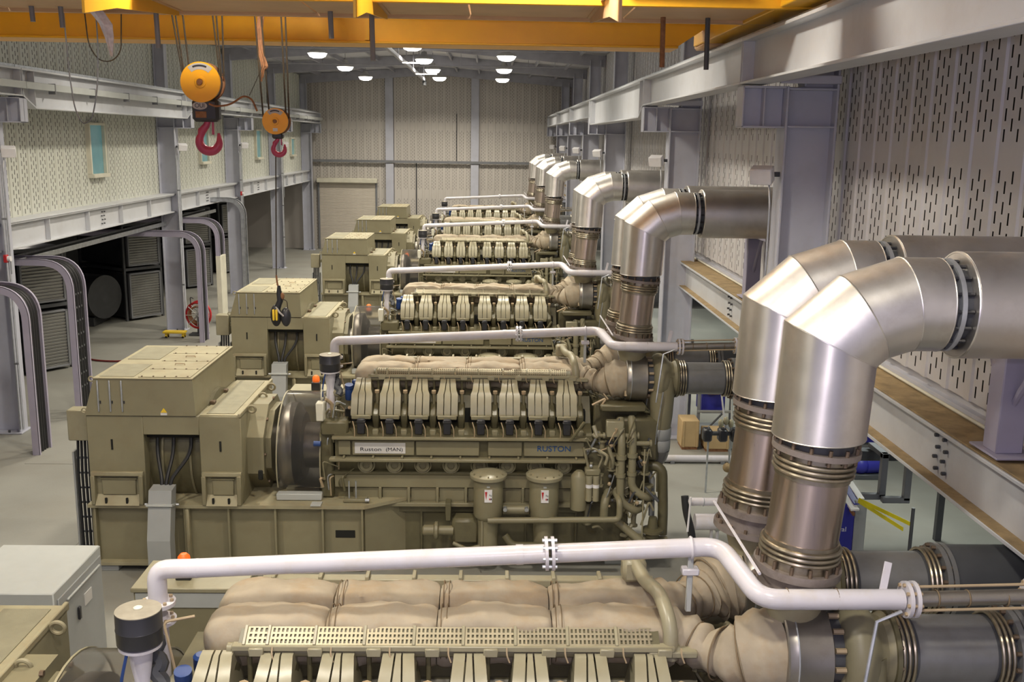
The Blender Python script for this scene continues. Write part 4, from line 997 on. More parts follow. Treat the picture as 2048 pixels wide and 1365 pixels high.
RB().tube([(.20, -.28, 3.416), (.25, -.28, 3.418)], .070, 22).build('weld_collar', 'white_paint', T); RB().tube([(-2.02, -.28, 3.303), (-2.0, -.28, 3.304)], .0675, 22).build('weld_collar', 'white_paint', T)
for z in (3.03, 2.90):
    RB().cyl((-2.29, -.28, z), (-2.29, -.28, z + .028), .118, n=26).build('flange', 'white_paint', T); rbolts((-2.29, -.28, z + .02), (0, 0, 1), .095, 8, T, .013, .05, 'wire_bronze')
RB().cyl((-2.29, -.28, 2.45), (-2.29, -.28, 2.96), .062, n=18).build('down_leg', 'white_paint', T)
RB().ring((1.42, -.28, 3.476), (1, 0, .05), .071, .011, 24, 6).build('hanger_band', 'white_paint', T); RB().box(1.40, 1.44, -.30, -.26, 3.0, 3.41, .006).build('hanger_stem', 'pale_grey_paint', T)
RB().box(1.36, 1.48, -.32, -.24, 3.28, 3.33, .008).build('hanger_block', 'white_paint', T)
for x in (2.69, 2.735, 3.50, 3.545):
    z = 3.375 + (x - 2.69) * .03; RB().cyl((x, -.86, z), (x + .025, -.86, z), .118, n=28).build('flange', 'white_paint', T)
rbolts((2.725, -.86, 3.375), (1, 0, 0), .097, 8, T, .013, .10, 'wire_bronze'); rbolts((3.535, -.86, 3.40), (1, 0, 0), .097, 8, T, .013, .10, 'wire_bronze')
RB().cyl((2.75, -.86, 3.377), (3.52, -.86, 3.40), .050, n=18).build('braided_hose', 'turbo_steel', T)
for a in (PI / 2, PI * 7 / 6, PI * 11 / 6):
    RB().cyl((2.70, -.86 + math.cos(a) * .085, 3.375 + math.sin(a) * .085), (3.56, -.86 + math.cos(a) * .085, 3.401 + math.sin(a) * .085), .010, n=8).build('tie_rod', 'wire_bronze', T)
for x in (2.9, 3.1, 3.35): RB().ring((x, -.86, 3.385), (1, 0, 0), .052, .006, 16, 5).build('hose_band', 'strap', T)
RB().cyl((3.57, -.86, 3.401), (4.30, -.86, 3.425), .064, n=18).build('pipe_run', 'white_paint', T)
for x in (1.93, 2.25): RB().ring((x, -.86, 3.375), (1, 0, 0), .0675, .003, 20, 4).build('wire_tie', 'strap', T)
RB().obox((2.58, -.80, 3.49), (.05, .012, .22), Matrix.Rotation(-.35, 3, 'X') @ Matrix.Rotation(.25, 3, 'Y'), .003).build('clamp_plate', 'white_paint', T)
RB().tube([(2.62, -1.0, 3.36), (2.46, -1.02, 3.30), (2.38, -1.05, 2.6)], .012, 6).build('impulse_tube', 'galvanised', T)
RB().cyl((1.69, .25, 3.62), (1.76, -.80, 3.52), .011, n=6).build('stay_rod', 'white_paint', T)
# --- crankcase breather drum
T = rthing('air_filter', 'black drum air filter with tan lid at the front of the {row}', 'air filter', (-2.31, -.61, 2.3), 'drum air filters')
RB().lathe([(.13, 0), (.148, .01), (.150, .11), (.153, .115), (.150, .12), (.150, .22), (.146, .235)], (-2.31, -.61, 2.92), (0, 0, 1), 36).build('drum', 'black_plastic', T)
RB().lathe([(.149, 0), (.149, .006), (.10, .012), (.0, .014)], (-2.31, -.61, 3.153), (0, 0, 1), 36).build('lid', 'drum_top', T)
RB().lathe([(.03, 0), (.03, .012), (.015, .02), (.0, .02)], (-2.31, -.61, 3.162), (0, 0, 1), 16).build('lid_nut', 'cream_trim', T)
RB().lathe([(.125, .065), (.14, .065), (.14, .045), (.08, .03), (.07, -.08), (.05, -.2), (.06, -.22), (.06, -.55)], (-2.31, -.61, 2.85), (0, 0, 1), 26).build('neck', 'white_paint', T)
RB().tube(rounded([(-2.31, -.61, 2.62), (-2.2, -.58, 2.55), (-2.08, -.55, 2.62)], .06, 4), .05, 12).build('branch', 'khaki_cover', T)
RB().tube(rounded([(-2.36, -.72, 2.90), (-2.40, -.76, 2.7), (-2.40, -.74, 2.4)], .08, 4), .011, 6).build('blue_hose', 'blue_plastic', T)

# ------------------------------------------------------------------ copy the row down the hall
RN = ['nearest row', 'second row', 'third row', 'fourth row', 'fifth row', 'sixth, farthest row']
DY = [0, 8, 16, 28, 36, 44]
for k in range(1, 6):
    for r in ROW:
        c = copy_tree(r); c.location.y += DY[k]; c['label'] = r['label'].format(row=RN[k])
for r in ROW: r['label'] = r['label'].format(row=RN[0])

# ------------------------------------------------------------------ ceiling lamps
def lamp(p, label):
    t = thing('ceiling_lamp', label, 'lamp', (p[0], p[1], p[2]), 'high bay ceiling lamps')
    x, y, z = p
    MB().lathe([(.36, .20), (.37, .23), (.34, .27), (.20, .33), (.12, .40), (.10, .50), (.0, .51)], (x, y, z), (0, 0, 1), 20, False).build('housing', 'lamp_body', t)
    MB().lathe([(.0, -.135), (.16, -.13), (.28, -.08), (.33, .0), (.335, .05)], (x, y, z + .17), (0, 0, 1), 24, False).build('lens', 'lamp_glass', t)
    MB().cyl((x, y, z + .42), (x, y, 10.0 - .0637 * abs(x + 3.05)), .015, n=6).build('drop_rod', 'roof_steel', t)
    return t
cnt = {}
for (x, y, z) in LAMPS:
    side = 'left' if x < -4 else 'right' if x > -1 else 'middle'; k = cnt.get(side, 0); cnt[side] = k + 1
    lamp((x, y, z), 'glowing round ceiling lamp of the %s line, %s from the front' % (side, ['first', 'second', 'third', 'fourth', 'fifth', 'sixth', 'seventh', 'eighth', 'ninth'][k]))
t = thing('suspended_rail', 'thin suspended steel rail running under the roof ridge', 'rail', (-3.1, 39, 8.6))
MB().box(-3.16, -3.06, 30, 47.4, 8.80, 8.92, .006).build('rail_bar', 'roof_steel', t)
for y in (31, 34.3, 37.5, 40.8, 44, 47): MB().cyl((-3.11, y, 8.9), (-3.11, y, 10.0), .02, n=6).build('drop_rod', 'roof_steel', t)
MB().cyl((-3.11, 47.35, 8.62), (-3.11, 47.35, 8.82), .09, n=12).build('end_stop', 'dark_steel', t)
for y in (35.2, 41.2): MB().box(-3.05, -2.2, y - .05, y + .05, 8.72, 8.76).build('cross_arm', 'white_plastic', t, 0)
t = thing('conduit_run', 'thin conduit hung across the roof with drop rods', 'conduit', (-3, 36, 8.9))
for (y, z) in ((36, 9.25), (43, 9.2)):
    MB().cyl((-9.5, y, z), (3.0, y, z), .028, n=6).build('conduit', 'roof_steel', t)
    for x in (-8.5, -7.0, -5.0, -1.3, 1.5, 2.6): MB().cyl((x, y, z), (x, y, 9.93 - .0637 * abs(x + 3.05)), .012, n=5).build('drop_rod', 'roof_steel', t)

# ------------------------------------------------------------------ the overhead travelling crane
t = thing('overhead_crane', 'orange overhead travelling crane bridge across the top of the picture', 'crane', (-3.1, 13, 7.2))
MB().prism([(-9.55, 7.80), (-9.0, 7.52), (2.52, 7.52), (2.98, 7.82), (2.98, 8.20), (-9.55, 8.20)], 'y', 14.10, 14.62).build('girder', 'crane_orange', t, 0)
MB().box(-9.0, 2.52, 14.04, 14.68, 7.49, 7.52, .006).build('bottom_flange', 'crane_orange', t)
MB().prism([(-9.55, 7.85), (-9.0, 7.62), (2.5, 7.62), (2.98, 7.85), (2.98, 8.20), (-9.55, 8.20)], 'y', 9.0, 9.5).build('girder', 'crane_orange', t, 0)
MB().box(-1.72, -1.66, 14.03, 14.10, 7.53, 8.18).build('splice_plate', 'crane_orange', t, 0)
for k in range(7):
    x = -9.2 + k * 1.79
    MB().box(x, x + 1.77, 10.75, 12.30, 7.66, 7.69, .004).build('walkway_plate', 'crane_tan', t)
MB().box(-9.3, 3.35, 10.68, 10.76, 7.60, 7.84, .006).build('edge_channel', 'crane_yellow', t)
MB().box(-9.3, 3.35, 12.26, 12.32, 7.62, 7.80, .006).build('edge_channel', 'crane_tan', t)
for x in (-6.1, -3.65, -1.24, 1.15):
    MB().prism([(9.4, 7.66), (9.4, 7.30), (10.2, 7.44), (12.2, 7.60), (12.2, 7.66)], 'x', x - .012, x + .012).build('bracket_web', 'crane_tan' if x > 0 else 'crane_yellow', t, 0)
    MB().box(x - .05, x + .05, 10.2, 12.2, 7.645, 7.66).build('bracket_flange', 'crane_tan', t, 0)
MB().box(2.95, 3.42, 8.7, 15.2, 7.62, 7.98, .01).build('end_carriage', 'crane_yellow', t); MB().box(-9.75, -9.28, 8.7, 15.2, 7.62, 7.98, .01).build('end_carriage', 'crane_yellow', t)
MB().box(2.98, 3.40, 14.62, 15.3, 7.57, 7.80, .03).build('wheel_box', 'crane_tan', t)
for (y) in (9.2, 14.9):
    for x in (3.20, -9.50): MB().cyl((x - .05, y, 7.74), (x + .05, y, 7.74), .165, n=20).build('wheel', 'dark_steel', t)
for (x, z0, z1, mt_) in ((-5.26, 7.49, 7.7, 'mid_steel'), (-4.93, 7.43, 7.7, 'mid_steel'), (-3.85, 7.22, 7.7, 'mid_steel'), (-1.86, 7.36, 7.7, 'mid_steel'), (-1.385, 7.12, 7.7, 'mid_steel'), (2.50, 7.08, 7.7, 'dark_steel'), (3.30, 7.17, 7.7, 'dark_steel'), (1.98, 7.10, 7.7, 'rust_rope')):
    MB().cyl((x, 12.05, z0), (x - .01, 12.05, z1), .030, n=8).build('drop_post', mt_, t)
MB().box(1.3, 2.4, 10.5, 10.62, 7.84, 7.90, .004).build('cable_tray', 'galvanised', t)
t = thing('plastic_strip', 'torn white plastic strip hanging from the crane walkway', 'plastic strip', (-4.4, 12.1, 7.1))
o = MB(); P_ = [(250, 8, .06), (262, 30, .09), (275, 58, .075), (281, 85, .045), (286, 118, .006)]
pts = [(-4.62, 7.72), (-4.52, 7.60), (-4.42, 7.46), (-4.39, 7.31), (-4.37, 7.11)]
ws = [.06, .085, .075, .05, .006]
vs = []; 
for (x, z), w_ in zip(pts, ws):
    for d_ in (0, .012): vs += [(x - w_, 12.0 + d_, z + .02), (x, 11.95 + d_, z), (x + w_, 12.0 + d_, z + .01)]
fs = []
for j in range(len(pts) - 1):
    a, b = j * 6, (j + 1) * 6
    for q in (0, 1): fs += [(a + q, a + q + 1, b + q + 1, b + q), (a + 3 + q, b + 3 + q, b + 4 + q, a + 4 + q)]
    fs += [(a, b, b + 3, a + 3), (a + 2, a + 5, b + 5, b + 2)]
o._add(vs, fs); o.build('film', 'foil', t, 0)

def hook_block(name, label, c, r, big):
    x, y, z = c; s = r / .253
    t = thing(name, label, 'hook block', (x, y, z - 1.0 * s))
    for dy, nm in ((-.09, 'sheave_plate'), (.05, 'rear_plate')):
        q = MB().lathe([(r * .985, 0), (r, .012), (r, .03), (r * .985, .042)], (x + (.0 if dy < 0 else .022 * s), y + dy * s, z), (0, 1, 0), 40).build(nm, 'sheave_orange' if dy < 0 else 'rust_rope', t)
    MB().cyl((x + .02 * s, y - .04 * s, z), (x + .02 * s, y + .05 * s, z), r * .9, n=32).build('sheave', 'dark_steel', t)
    MB().lathe([(.075 * s, 0), (.07 * s, .012), (.045 * s, .014), (.045 * s, .005)], (x, y - .09 * s, z), (0, -1, 0), 24).build('axle_ring', 'sheave_orange', t)
    MB().cyl((x, y - .10 * s, z), (x, y - .125 * s, z), .036 * s, n=12).build('axle_nut', 'rust_rope', t)
    # curved grey label on the upper rim
    n = 12; o = MB(); pts_o = []; pts_i = []
    for i in range(n + 1):
        a = PI * (.72 - .46 * i / n); pts_o.append((x + math.cos(a) * r * .93, z + math.sin(a) * r * .93)); pts_i.append((x + math.cos(a) * r * .62, z + math.sin(a) * r * .62))
    MB().prism(pts_o + pts_i[::-1], 'y', y - .0935 * s, y - .0895 * s).build('rim_label', 'label_grey', t, 0)
    pa, pb = [], []
    for i in range(n + 1):
        a = PI * (.64 - .28 * i / n); pa.append((x + math.cos(a) * r * .85, z + math.sin(a) * r * .85)); pb.append((x + math.cos(a) * r * .76, z + math.sin(a) * r * .76))
    MB().prism(pa + pb[::-1], 'y', y - .0955 * s, y - .093 * s).build('label_print', 'ink', t, 0)
    zb = z - .66 * s if big else z - .36 * s
    if big:
        bd = MB().box(x - .13, x + .21, y - .08, y + .10, z - .49, z - .20, .04).build('block_body', 'black_plastic', t)
        o = MB(); ov = [(x - .02 + math.cos(q) * .095, z - .29 + math.sin(q) * .05) for q in [2 * PI * i / 20 for i in range(20)]]
        o.prism(ov, 'y', y - .086, y - .081); o.build('oval_badge', 'label_grey', bd, 0)
        text_mesh('badge_print', 'OUI', .075, 'ink', bd, (x - .02, y - .087, z - .29), FRONT, .001, .12)
        MB().box(x - .08, x + .06, y - .086, y - .079, z - .44, z - .36, .003).build('orange_sticker', 'rust_rope', bd)
        hx, hz, hr = x + .06, z - .71, .128
    else:
        MB().box(x - .05, x + .09, y - .05, y + .06, z - .22, z - .14, .02).build('block_body', 'black_plastic', t)
        MB().box(x - .03, x + .03, y - .062, y - .056, z - .125, z - .085).build('serial_plate', 'plate_white', t, 0)
        hx, hz, hr = x + .03, z - .335, .075
    k = hr / .125
    path = [(hx + .0 * k, hz + .24 * k), (hx - .03 * k, hz + .17 * k), (hx - .09 * k, hz + .10 * k)]
    path += [(hx + math.cos(a) * hr * 1.0, hz - .02 * k + math.sin(a) * hr) for a in [PI * (.80 + 1.22 * i / 16) for i in range(17)]]
    path += [(hx + .12 * k, hz + .08 * k)]
    rr = [.036, .042, .052] + [.060 - .0002 * (i - 8) ** 2 * 1.5 for i in range(17)] + [.016]
    rr[-2] = .036; rr[-3] = .044
    MB().tube([(p[0], y, p[1]) for p in path], [q * k for q in rr], 14).build('hook', 'hook_red', t)
    MB().cyl((hx, y, hz + .22 * k), (hx, y, hz + .30 * k), .04 * k, n=12).build('hook_shank', 'hook_red', t)
    MB().box(hx + .04 * k, hx + .065 * k, y - .012, y + .012, hz + .06 * k, hz + .28 * k).build('safety_latch', 'hook_red', t)
    return t
t = thing('hoist_trolley', 'hoist trolley on top of the crane girders above the hook blocks', 'trolley', (-3.3, 12, 8.20))
MB().box(-4.5, -4.3, 9.05, 14.55, 8.28, 8.38, .01).build('frame', 'crane_yellow', t); MB().box(-2.4, -2.2, 9.05, 14.55, 8.28, 8.38, .01).build('frame', 'crane_yellow', t); MB().box(-4.3, -2.4, 12.4, 12.6, 8.28, 8.38, .01).build('frame', 'crane_yellow', t); MB().cyl((-4.3, 12.9, 8.56), (-3.1, 12.9, 8.56), .18, n=24).build('rope_drum', 'dark_steel', t); MB().cyl((-3.05, 13.0, 8.54), (-2.4, 13.0, 8.54), .16, n=24).build('rope_drum', 'dark_steel', t)
MB().box(-3.9, -3.4, 12.0, 12.5, 8.38, 8.75, .03).build('motor', 'crane_yellow', t)
for (x, y) in ((-4.3, 9.25), (-2.4, 9.25), (-4.3, 14.36), (-2.4, 14.36)): MB().cyl((x - .05, y, 8.28), (x + .05, y, 8.28), .08, n=14).build('wheel', 'dark_steel', t)
hb = hook_block('hook_block', 'large orange sheave block with red hook and black body', (-3.69, 13.2, 6.90), .253, True)
def rope(t, x0, z0, x1, z1=8.5, y=13.2, y1=12.95): MB().cyl((x0, y, z0), (x1, y1, z1), .011, n=6).build('rope', 'rope', t)
for (a, b) in ((-3.93, -4.06), (-3.91, -3.99), (-3.84, -3.88), (-3.46, -3.52), (-3.44, -3.45), (-3.41, -3.33)): rope(hb, a, 6.98, b)
h2 = hook_block('hook_block', 'small orange sheave block with red hook, right of the large one', (-2.77, 13.2, 6.43), .166, False)
for (a, b) in ((-2.93, -2.98), (-2.85, -2.90), (-2.64, -2.63), (-2.60, -2.57)): rope(h2, a, 6.47, b)
t = thing('rope_tangle', 'brown tangle of loose rope beside the small hook block', 'rope', (-2.9, 13.1, 6.5))
random.seed(3)
for k in range(5):
    x = -2.93 + k * .015; MB().tube(rounded([(x, 13.14, 7.75), (x - .03 + random.uniform(-.02, .02), 13.12, 7.4), (x + .03 + random.uniform(-.03, .03), 13.1, 7.1), (x + .01, 13.12, 6.92 + .05 * k)], .1, 4), .012 + .004 * (k % 2), 6).build('strand', 'rust_rope', t)
MB().tube(rounded([(-2.96, 13.0, 6.55), (-3.02, 13.0, 6.70), (-3.12, 13.0, 6.74), (-3.30, 13.0, 6.62), (-3.48, 13.0, 6.60), (-3.56, 13.0, 6.63)], .08, 4), .013, 6).build('loose_end', 'rust_rope', t)
MB().tube([(-3.05, 13.0, 6.74), (-2.95, 13.02, 6.95), (-2.88, 13.05, 7.12)], .004, 5).build('thin_twine', 'rope', t)
# chain hoist hanging below the small hook
t = thing('chain_hoist', 'black and yellow chain hoist hanging in front of the third alternator', 'hoist', (-2.8, 13.2, 3.7))
MB().cyl((-2.785, 13.2, 6.05), (-2.83, 13.2, 4.42), .008, n=6).build('chain', 'rope', t)
MB().tube(rounded([(-2.83, 13.2, 4.44), (-2.82, 13.2, 4.32), (-2.79, 13.2, 4.24)], .05, 3), [.012] * 6, 6).build('top_hook', 'rust_rope', t)
MB().tube([(-2.80, 13.2, 4.30), (-2.80, 13.2, 4.2), (-2.79, 13.2, 4.10), (-2.83, 13.2, 4.0)], [.02, .035, .04, .045], 10).build('neck', 'black_rubber', t)
MB().ball((-2.765, 13.2, 4.16), .035, .03, .05).build('red_latch', 'rust_rope', t)
MB().ball((-2.85, 13.2, 3.90), .075, .06, .15).build('chain_bag', 'black_rubber', t); MB().ball((-2.72, 13.2, 3.88), .07, .06, .13).build('gear_case', 'black_plastic', t)
for x in (-2.885, -2.845): MB().box(x, x + .03, 13.125, 13.15, 3.84, 3.99, .008).build('yellow_stripe', 'yellow_paint', t)
MB().tube([(-2.84, 13.17, 4.02), (-2.79, 13.14, 3.95), (-2.74, 13.15, 3.90)], .013, 7).build('sling', 'label_grey', t)
MB().tube(rounded([(-2.76, 13.2, 4.12), (-2.70, 13.2, 4.1), (-2.69, 13.2, 3.98)], .04, 3), .007, 6).build('hand_chain', 'rope', t)
t = thing('hanging_cable', 'thin dark pendant cable looping below the crane at left', 'cable', (-5.2, 13.4, 6.3))
MB().tube(rounded([(-5.46, 13.4, 7.9), (-5.44, 13.4, 7.0), (-5.40, 13.4, 6.55), (-5.31, 13.4, 6.35), (-5.19, 13.4, 6.42), (-5.10, 13.4, 6.75), (-5.05, 13.4, 7.3), (-5.05, 13.4, 7.9)], .2, 5), .009, 6).build('cable', 'mid_steel', t)
MB().tube(rounded([(-5.20, 13.4, 7.9), (-5.17, 13.4, 7.35), (-5.05, 13.4, 7.16), (-4.88, 13.4, 7.15), (-4.76, 13.4, 7.28), (-4.72, 13.4, 7.9)], .15, 5), .008, 6).build('cable', 'rope', t)

# ------------------------------------------------------------------ flood lights and alarm sounders on the columns
def flood(side, y, label):
    x = 3.40 if side > 0 else -9.72; sg = -1 if side > 0 else 1
    t = thing('flood_light', label, 'flood light', (x, y, 5.7), 'white flood lights on the columns')
    MB().obox((x + sg * .06, y - .16, 5.86), (.27, .17, .20), Matrix.Rotation(.5 * sg, 3, 'Z') @ Matrix.Rotation(.35, 3, 'X'), .012).build('lamp_head', 'white_plastic', t)
    MB().obox((x + sg * .04, y - .235, 5.825), (.18, .012, .13), Matrix.Rotation(.5 * sg, 3, 'Z') @ Matrix.Rotation(.35, 3, 'X'), .003).build('front_glass', 'galvanised', t)
    MB().box(x - .03, x + .19, y - .10, y - .05, 5.84, 5.90, .006).build('bracket_arm', 'dark_steel', t) if side > 0 else MB().box(x - .18, x + .02, y - .10, y - .05, 5.84, 5.90, .006).build('bracket_arm', 'dark_steel', t)
    MB().tube(rounded([(x + .04 * (1 if side > 0 else -1), y - .12, 5.80), (x + .05 * (1 if side > 0 else -1), y - .2, 5.5), (x + .05 * (1 if side > 0 else -1), y - .2, 4.9), (x + .05 * (1 if side > 0 else -1), y - .2, 3.4 if side < 0 else 4.0)], .1, 4), .013, 6).build('conduit', 'galvanised', t)
for i, y in enumerate(COLY):
    if i >= 1: flood(1, y, 'white flood light on the %s right hand column' % (['', 'first', 'second', 'third', 'fourth', 'fifth', 'sixth'][i]))
    if 2 <= i <= 5: flood(-1, y, 'white flood light on the %s left hand column' % (['', '', 'first', 'second', 'third', 'fourth'][i]))
for (y, z, nm) in ((20.45, 3.72, 'first'), (40.0, 4.0, 'third')):
    t = thing('fire_alarm', 'small red and white fire alarm on the %s left column' % nm, 'alarm', (-9.80, y, z), 'fire alarms on the columns')
    MB().box(-9.87, -9.80, y - .06, y + .06, z - .08, z + .08, .01).build('red_box', 'red_paint', t); MB().cyl((-9.80, y, z), (-9.74, y, z), .055, n=14).build('white_lens', 'white_plastic', t)
for i in (2, 3, 4, 5):
    y = COLY[i]; t = thing('conduit_riser', 'thin grey conduits clipped to the %s left column' % (['', '', 'first', 'second', 'third', 'fourth'][i]), 'conduit', (-9.83, y - .2, .1), 'conduits on left columns')
    for k in range(2): MB().cyl((-9.86 + k * .05, y - .205, .1), (-9.86 + k * .05, y - .205, 5.6), .014, n=6).build('conduit', 'galvanised', t)
    for z in (1.5, 3.0, 4.5): MB().box(-9.88, -9.79, y - .22, y - .19, z, z + .04).build('clip', 'mid_steel', t, 0)

# ------------------------------------------------------------------ cable trays on the left
def tray(y0, y1, xd, zt, label, cover=False, mt_='purple_steel'):
    t = thing('cable_tray', label, 'cable tray', (xd, (y0 + y1) / 2, 0), 'bent cable trays')
    path = rounded([(-12.5, 0, zt), (xd, 0, zt), (xd, 0, 0)], .62, 9)
    def sweep(ya, yb, d0, d1, nm, m_):
        o = MB(); vs = []; P2 = [(p[0], p[2]) for p in path]
        for i, p in enumerate(P2):
            a = P2[max(0, i - 1)]; b = P2[min(len(P2) - 1, i + 1)]; tx, tz = b[0] - a[0], b[1] - a[1]; l_ = math.hypot(tx, tz); nx, nz = tz / l_, -tx / l_
            for (yy, d) in ((ya, d0), (yb, d0), (yb, d1), (ya, d1)): vs.append((p[0] + nx * d, yy, p[1] + nz * d))
        fs = []
        for i in range(len(P2) - 1):
            for q in range(4): fs.append((i * 4 + q, i * 4 + (q + 1) % 4, (i + 1) * 4 + (q + 1) % 4, (i + 1) * 4 + q))
        n_ = (len(P2) - 1) * 4; fs += [(3, 2, 1, 0), (n_, n_ + 1, n_ + 2, n_ + 3)]
        o._add(vs, fs); return o.build(nm, m_, t, 30)
    sweep(y0, y0 + .025, -.07, .07, 'side_rail', mt_); sweep(y1 - .025, y1, -.07, .07, 'side_rail', mt_)
    sweep(y0 - .0, y0 + .05, -.075, -.06, 'rail_lip', mt_); sweep(y1 - .05, y1, -.075, -.06, 'rail_lip', mt_)
    n = 5
    for k in range(n):
        yy = y0 + .08 + (y1 - y0 - .16) * k / (n - 1)
        MB().tube([(p[0] + .0, yy, p[2] - .01) for p in path], .030, 6).build('cable', 'black_rubber', t)
    for z in [zt - .75 - k * .3 for k in range(int((zt - .8) / .3))]:
        MB().box(xd - .02, xd - .0, y0 + .025, y1 - .025, z, z + .04).build('rung', 'galvanised', t, 0)
    if cover: MB().box(xd - .075, xd + .09, y0 - .01, y1 + .01, .02, 2.3, .008).build('cover_box', 'cream_trim', t)
tray(19.05, 19.60, -8.90, 3.30, 'lavender bent cable tray coming down at the left edge, nearest one')
tray(21.75, 22.45, -9.15, 3.48, 'lavender bent cable tray just behind the first left column')
tray(30.2, 30.75, -8.80, 3.30, 'lavender bent cable tray in front of the second left column')
tray(33.3, 33.95, -9.05, 3.45, 'bent cable tray behind the second left column with cream cover', True)
tray(36.6, 36.95, -9.0, 3.95, 'thin bent cable tray high under the left beam', False, 'galvanised')
t = thing('straight_cable_tray', 'long straight cable tray hung under the left wall beam', 'cable tray', (-10.6, 26.5, 3.4))
for x in (-10.75, -10.35): MB().box(x, x + .025, 21.2, 38.0, 3.40, 3.52, .004).build('side_rail', 'galvanised', t)
for k in range(40): MB().box(-10.73, -10.35, 21.5 + k * .41, 21.54 + k * .41, 3.40, 3.43).build('rung', 'galvanised', t, 0)
for k in range(3): MB().cyl((-10.66 + k * .1, 21.2, 3.46), (-10.66 + k * .1, 38, 3.46), .028, n=6).build('cable', 'black_rubber', t)

# ------------------------------------------------------------------ radiators under the left aisle
def radiator(x, y, ang, label):
    t = thing('radiator', label, 'radiator', (x, y, 0), 'louvred radiator units')
    for (z0, z1) in ((.08, 1.62), (1.86, 3.15)):
        MB().box(x - .62, x + .62, y, y + 2.6, z0, z1, .02).build('core_box', 'radiator_dark', t)
        MB().box(x - .60, x + .60, y - .04, y - .005, z0 + .02, z1 - .02).build('louvre_backing', 'louvre_gap', t, 0)
        n = int((z1 - z0) / .085); s0 = None
        for k in range(n):
            if s0 is None: s0 = MB().obox((x, y - .055, z0 + .05), (1.14, .012, .085), Matrix.Rotation(.5, 3, 'X')).build('louvre_slat', 'louvre', t, 0)
            else: inst(s0, (0, 0, k * .085))
        for xx in (x - .62, x + .56): MB().box(xx, xx + .06, y - .10, y, z0, z1, .006).build('frame_post', 'mid_steel', t)
        for zz in (z0, z1 - .05): MB().box(x - .62, x + .62, y - .10, y, zz, zz + .05, .006).build('frame_rail', 'mid_steel', t)
    for xx in (x - .75, x + .68):
        for yy in (y, y + 2.5): MB().box(xx, xx + .08, yy, yy + .08, 0, 3.25, .006).build('stand_post', 'dark_steel', t)
    for zz in (1.70, 3.2): MB().box(x - .75, x + .76, y, y + 2.6, zz, zz + .1, .006).build('stand_beam', 'dark_steel', t)
    t.rotation_euler = (0, 0, ang)
radiator(-11.75, 26.2, .95, 'grey louvred radiator stack behind the nearest cable trays')
radiator(-11.85, 34.2, .95, 'grey louvred radiator stack left of the second left column')
radiator(-12.15, 41.6, .95, 'grey louvred radiator stack left of the third left column')
radiator(-11.9, 46.4, .95, 'grey louvred radiator stack left of the fourth left column')
t = thing('fan_drum', 'dark round radiator fan duct in the left aisle', 'fan duct', (-13.6, 33, 0))
MB().cyl((-14.6, 33.8, .95), (-12.7, 32.9, .95), .72, n=28).build('drum', 'radiator_dark', t); MB().box(-14.4, -13.0, 32.6, 34.0, 0, .3, .01).build('cradle', 'radiator_dark', t)
# hose reel, trolley, hose
t = thing('hose_reel', 'red hose reel standing behind the second left column', 'hose reel', (-9.25, 31.4, 0))
for y in (31.25, 31.55):
    MB().ring((-9.22, y, .66), (.35, 1, 0), .40, .035, 28, 8).build('reel_rim', 'red_paint', t)
    for a in range(4): MB().cyl((-9.22 + math.cos(a * PI / 4) * .38, y, .66 + math.sin(a * PI / 4) * .38), (-9.22 - math.cos(a * PI / 4) * .38, y, .66 - math.sin(a * PI / 4) * .38), .012, n=6).build('spoke', 'galvanised', t)
for k in range(5): MB().ring((-9.24, 31.28 + k * .055, .66), (0, 1, 0), .26, .026, 24, 6).build('hose_turn', 'rust_rope', t)
MB().box(-9.5, -8.95, 31.2, 31.6, 0, .06, .01).build('foot', 'dark_steel', t); MB().box(-9.27, -9.17, 31.36, 31.44, .06, .66).build('stand', 'dark_steel', t, 0)
MB().tube(rounded([(-9.42, 31.3, 1.0), (-9.40, 31.2, 1.25), (-9.30, 31.2, 1.2)], .08, 4), .015, 6).build('nozzle', 'black_plastic', t)
t = thing('floor_trolley', 'low yellow trolley on the floor beside the second left column', 'trolley', (-9.85, 30.9, 0))
MB().box(-10.18, -9.5, 30.75, 31.05, .16, .22, .01).build('deck', 'yellow_paint', t)
for x in (-10.12, -9.6):
    for y in (30.8, 30.98): MB().box(x, x + .07, y, y + .04, .03, .17).build('leg', 'yellow_paint', t, 0); MB().cyl((x + .035, y, .035), (x + .035, y + .04, .035), .035, n=10).build('castor', 'dark_steel', t)
t = recentre(MB().tube(rounded([(-12.4, 28.6, .03), (-11.6, 27.9, .03), (-10.9, 27.4, .03), (-10.2, 27.35, .03), (-9.3, 27.9, .03), (-8.6, 28.9, .03)], .6, 5), .025, 8).build('floor_hose', 'hose_red')); tag(t, 'dark red hose lying on the floor of the left aisle', 'hose')

# ------------------------------------------------------------------ the side aisle on the right
t = thing('blue_module', 'blue pump module in a grey tube frame beyond the second engine', 'module', (5.0, 20.6, 0))
MB().box(4.55, 5.05, 20.6, 21.2, .55, 1.75, .015).build('blue_panel', 'blue_paint', t)
for x in (4.42, 5.35):
    for y in (20.4, 21.4): MB().box(x, x + .06, y, y + .06, 0, 2.0, .006).build('frame_post', 'mid_steel', t)
for z in (.62, 1.30, 1.9): MB().box(4.42, 5.41, 20.38, 20.44, z, z + .05, .006).build('frame_rail', 'louvre', t)
MB().tube([(4.5, 20.4, .1), (4.95, 20.4, .6)], .02, 6).build('brace', 'dark_steel', t)
MB().box(4.62, 4.90, 20.44, 20.6, 1.0, 1.12, .02).build('orange_handle', 'rust_rope', t); MB().box(4.45, 5.38, 20.5, 21.4, .02, .12, .01).build('floor_frame', 'mid_steel', t)
t = thing('step_ladder', 'pale blue grey ladder leaning by the blue pump module', 'ladder', (5.2, 20.1, 0))
